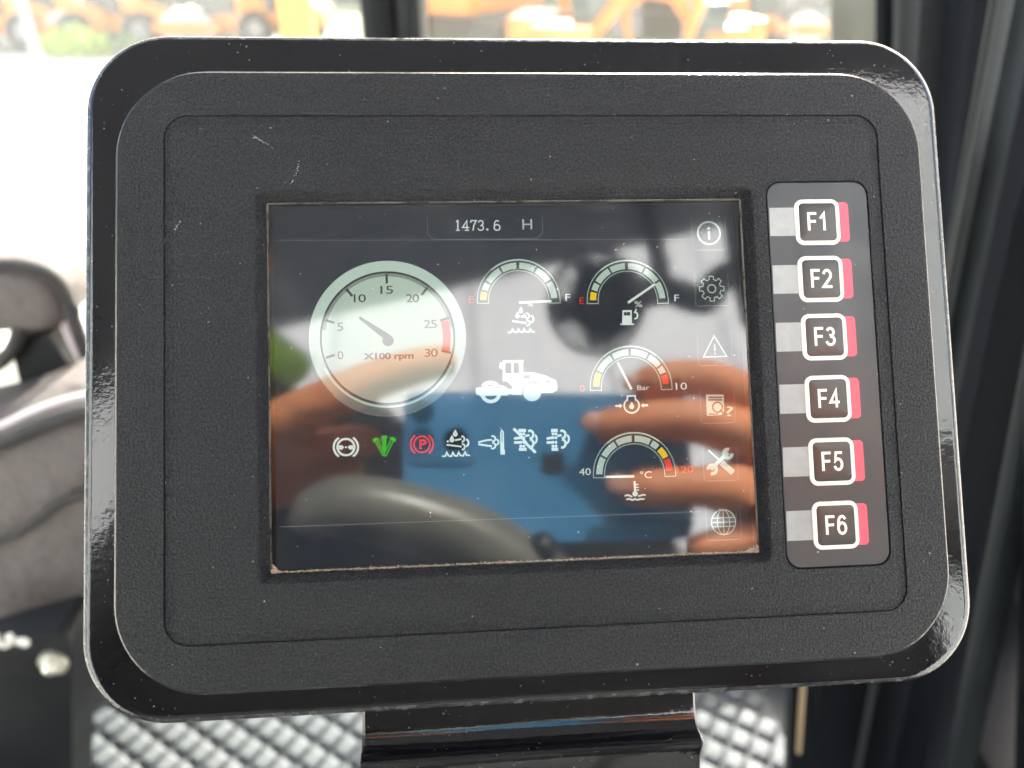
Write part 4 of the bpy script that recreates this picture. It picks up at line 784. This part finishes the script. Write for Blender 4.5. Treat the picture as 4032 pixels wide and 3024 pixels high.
# ================================================================== YARD OUTSIDE
M['orange'] = mat('machine_orange', (.55, .17, .005), .4, coat=.3, var=.08, vscale=2)
M['tyre'] = mat('tyre_rubber', (.03, .03, .032), .85); M['steel'] = mat('drum_steel', (.35, .34, .32), .4, metal=.8, var=.2, vscale=3); M['dkglass'] = mat('machine_glass', (.03, .05, .05), .08)
M['greyp'] = mat('grey_paint', (.22, .23, .23), .5)
def roller(pos, rz, label, dup=None):
    r = thing('road_roller', label, 'road roller', Matrix.Translation(pos) @ Matrix.Rotation(rz, 4, 'Z'), 'orange rollers parked across the yard')
    if dup:
        for ch in dup.children:
            c = ch.copy(); COL.objects.link(c); c.parent = r
            for g2 in ch.children: d = g2.copy(); COL.objects.link(d); d.parent = c
        return r
    bm = bmesh.new(); cyl(bm, (-1.7, -1.05, .75), (-1.7, 1.05, .75), .75, n=40); autosm(obj('drum', bm, M['steel'], r))
    bm = bmesh.new()
    for s_ in (-1, 1): box(bm, (-1.6, s_ * 1.15, .8), (2.0, .14, .42), None, .03)
    box(bm, (-.5, 0, .85), (.3, 2.4, .4), None, .03); box(bm, (-2.65, 0, .85), (.16, 2.4, .4), None, .03); autosm(obj('drum_frame', bm, M['orange'], r))
    bm = bmesh.new(); box(bm, (.6, 0, .95), (2.2, 1.5, .7), None, .06); autosm(obj('chassis', bm, M['orange'], r))
    for s_ in (-1, 1):
        bm = bmesh.new(); cyl(bm, (1.5, s_ * .62, .72), (1.5, s_ * 1.1, .72), .72, n=32); t = autosm(obj('tyre', bm, M['tyre'], r)); bm = bmesh.new(); cyl(bm, (1.5, s_ * 1.08, .72), (1.5, s_ * 1.13, .72), .34, n=20); obj('rim', bm, M['greyp'], t)
    bm = bmesh.new(); P_ = [(.75, 1.3), (.8, 1.95), (1.6, 1.95), (2.7, 1.55), (2.9, 1.0), (2.7, .8), (.75, .9)]; V = [[bm.verts.new((x, s_ * .72, z)) for x, z in P_] for s_ in (-1, 1)]
    bm.faces.new(V[0]); bm.faces.new(V[1][::-1])
    for i in range(len(P_)): j = (i + 1) % len(P_); bm.faces.new((V[0][i], V[1][i], V[1][j], V[0][j]))
    bmesh.ops.recalc_face_normals(bm, faces=bm.faces[:]); obj('hood', bm, M['orange'], r)
    bm = bmesh.new(); box(bm, (0, 0, 2.95), (1.5, 1.6, .14), None, .03)
    for x in (-.65, .65):
        for y in (-.7, .7): box(bm, (x, y, 2.1), (.09, .09, 1.6))
    autosm(obj('cab_frame', bm, M['cabblk'], r)); bm = bmesh.new(); box(bm, (0, 0, 2.05), (1.34, 1.44, 1.4)); obj('cab_glass', bm, M['dkglass'], r)
    return r
def excavator(pos, rz, label, dup=None):
    r = thing('excavator', label, 'excavator', Matrix.Translation(pos) @ Matrix.Rotation(rz, 4, 'Z'), 'orange excavators parked across the yard')
    if dup:
        for ch in dup.children: c = ch.copy(); COL.objects.link(c); c.parent = r
        return r
    for s_ in (-1, 1):
        bm = bmesh.new(); P_ = rr(-1.7, 1.7, .02, .82, .4, 6); V = [[bm.verts.new((x, s_ * (1.0 if k == 0 else 1.5), z)) for x, z in P_] for k in (0, 1)]
        bm.faces.new(V[0]); bm.faces.new(V[1][::-1])
        for i in range(len(P_)): j = (i + 1) % len(P_); bm.faces.new((V[0][i], V[1][i], V[1][j], V[0][j]))
        bmesh.ops.recalc_face_normals(bm, faces=bm.faces[:]); obj('track', bm, M['tyre'], r)
    bm = bmesh.new(); box(bm, (-.4, 0, 1.35), (3.0, 2.4, .8), None, .12); box(bm, (-1.6, 0, 1.5), (.9, 2.5, 1.1), None, .2); autosm(obj('upper_body', bm, M['orange'], r))
    bm = bmesh.new(); box(bm, (.7, .75, 2.0), (1.4, .9, 1.6), None, .1); autosm(obj('operator_cab', bm, M['dkglass'], r))
    bm = bmesh.new(); tube(bm, [(1.0, 0, 1.5), (2.2, 0, 3.0), (3.6, 0, 3.2), (4.6, 0, 2.6)], [.26, .34, .3, .2], 8); autosm(obj('boom', bm, M['orange'], r))
    bm = bmesh.new(); tube(bm, [(4.3, 0, 3.1), (4.6, 0, 2.5), (4.2, 0, .8)], [.16, .24, .14], 8); autosm(obj('stick', bm, M['orange'], r))
    bm = bmesh.new(); tube(bm, smoothpath([(4.3, 0, .9), (4.4, 0, .45), (4.0, 0, .15), (3.5, 0, .25)]), [.12] * 6 + [.38] * 6 + [.34] * 6 + [.1], 8); autosm(obj('bucket', bm, M['orange'], r))
    return r
def G(dx, dy): p = atZ(dx, dy, GND); return p
R1 = roller(G(10, 102), rad(4), 'orange road roller parked at the far left of the yard')
R1.scale = (.52,) * 3
for p_, a_, l_2 in (((130, 100), -6, 'orange road roller parked second from the left in the yard'), ((255, 99), 3, 'orange road roller parked third from the left, behind the dull green shrub'), ((375, 97), 176, 'orange road roller parked fourth from the left in the row'), ((490, 96), 8, 'orange road roller parked fifth from the left'), ((590, 94), -10, 'orange road roller parked nearest the yellow pillar'), ((1640, 98), 170, 'orange road roller parked to the right beyond the monitor'), ((1790, 84), 40, 'orange road roller standing farthest to the right')):
    roller(G(*p_), rad(a_), l_2, R1).scale = (.52,) * 3
X1 = excavator(G(1225, 160), rad(-16), 'orange excavator just right of the black window pillar'); X1.scale = (.5,) * 3
excavator(G(1535, 140), rad(195), 'orange excavator parked to the right of the middle of the yard', X1).scale = (.42,) * 3
excavator(G(1020, 120), rad(60), 'orange excavator partly hidden behind the black window pillar', X1)
bm = bmesh.new(); bmesh.ops.create_grid(bm, x_segments=2, y_segments=2, size=1)
M['verge'] = mat('rough_grass_and_gravel', (.17, .18, .11), .9, bump=.5, bscale=6, dist=.05, var=.5, vscale=.8)
for v in bm.verts: v.co.x *= 60; v.co.y = 18.2 + (v.co.y + 1) * 20 + .02 * v.co.x
o = tag(obj('verge', bm, M['verge']), kind='structure'); o.location = (0, 0, GND + .012)
# added white wall behind the machine, sunlit to supply the mirrored bright area
M['clad'] = mat('bright_wall_white', (.44, .485, .54), .6, var=.05, vscale=1.2)
ws = thing('added_bright_wall', 'tall white wall added behind the machine as the bright area mirrored in the screen', 'wall', Matrix.Translation((0, -3.9, GND)))
for k in range(24):
    bm = bmesh.new(); box(bm, (-9 + k * 1.0, 0, 6.6), (.985, .06, 13.2), None, .012); obj('bright_wall_panel', bm, M['clad'], ws)
bm = bmesh.new(); box(bm, (2.5, -.08, 6.6), (24.4, .08, 13.3)); obj('bright_wall_backing', bm, M['greyp'], ws)
# yellow post, lamp post, shrub
M['yellow'] = mat('yellow_paint', (.80, .36, .02), .45)
b0 = G(657, 150); bm = bmesh.new(); box(bm, (0, 0, 1.5), (.55, .55, 3.0), None, .05); o = obj('yellow_pillar', bm, M['yellow']); o.location = b0; tag(o, 'yellow pillar standing in the yard left of the window pillar', 'pillar')
b0 = G(88, 152); bm = bmesh.new(); cyl(bm, (0, 0, 0), (0, 0, 5), .1, .07, 14); box(bm, (0, 0, .04), (.35, .35, .08)); o = autosm(obj('lamp_post', bm, M['greyp'])); o.location = b0; tag(o, 'grey post standing in front of the leftmost roller', 'post')
M['leaf'] = mat('yellow_green_leaf', (.30, .42, .03), .6, var=.4, vscale=8)
M['leafd'] = mat('dull_green_leaf', (.09, .15, .05), .6, var=.4, vscale=8)
def shrub(p, w_, h_, m, label):
    bm = bmesh.new(); t = thing('shrub', label, 'shrub', Matrix.Translation(p))
    for k in range(420):
        a, q = random.uniform(0, 6.3), random.random() ** .5; x, y, z = w_ * q * math.cos(a), .5 * w_ * q * math.sin(a), h_ * random.random() * (1 - .5 * q) + .05
        n_ = Vector((random.gauss(0, 1), random.gauss(0, 1), random.gauss(0, 1))).normalized(); s1_ = n_.orthogonal().normalized() * .07; s2_ = n_.cross(s1_).normalized() * .045; c_ = Vector((x, y, z))
        bm.faces.new([bm.verts.new(c_ + v_) for v_ in (s1_, s2_, -s1_, -s2_)])
    o = obj('foliage', bm, m, t); o['kind'] = 'stuff'; bm = bmesh.new(); cyl(bm, (0, 0, 0), (0, 0, h_ * .6), .03, .015, 6); obj('stem', bm, M['greyp'], t)
shrub(G(170, 122), .75, .65, M['leaf'], 'yellow green shrub in front of the left rollers'); shrub(G(262, 118), .9, .45, M['leafd'], 'low dull green shrub beside the yellow green one')
# low wall across the far yard and a pale building behind
M['wall'] = mat('pale_wall', (.55, .55, .52), .8, var=.1, vscale=1); M['greenp'] = mat('grey_green_hedge', (.20, .26, .15), .8, var=.4, vscale=3)
bm = bmesh.new(); box(bm, (0, 34, GND + 2.2), (70, .3, 4.4)); box(bm, (0, 33.9, GND + 4.5), (70.4, .6, .2)); tag(obj('yard_wall', bm, M['wall']), 'pale wall running behind the parked machines', 'wall')
bm = bmesh.new()
for k in range(60): bmesh.ops.create_icosphere(bm, subdivisions=2, radius=random.uniform(.5, .8), matrix=Matrix.Translation((-30 + k + random.random(), 31 + random.random(), GND + .5)))
o = tag(obj('hedge', bm, M['greenp'], None, True), 'grey green hedge along the foot of the yard wall', 'hedge')
# stacked pallets to fill the clutter between machines
M['pallet'] = mat('grey_wood', (.30, .27, .23), .8, var=.2, vscale=4)
for px, lb in ((1390, 'stack of grey crates left of the second orange excavator'), (1685, 'stack of grey crates in front of the right hand roller'), (1440, 'stack of grey crates between the middle machines'), (1060, 'stack of grey crates just right of the pillar')):
    t = thing('crate_stack', lb, 'crates', Matrix.Translation(G(px, 80)))
    for k in range(4): bm = bmesh.new(); box(bm, (random.uniform(-.1, .1), 0, .3 + k * .6), (1.6, 1.1, .56), None, .02); obj('crate', bm, M['pallet'] if k % 2 else M['greyp'], t)
bpy.context.view_layer.update()
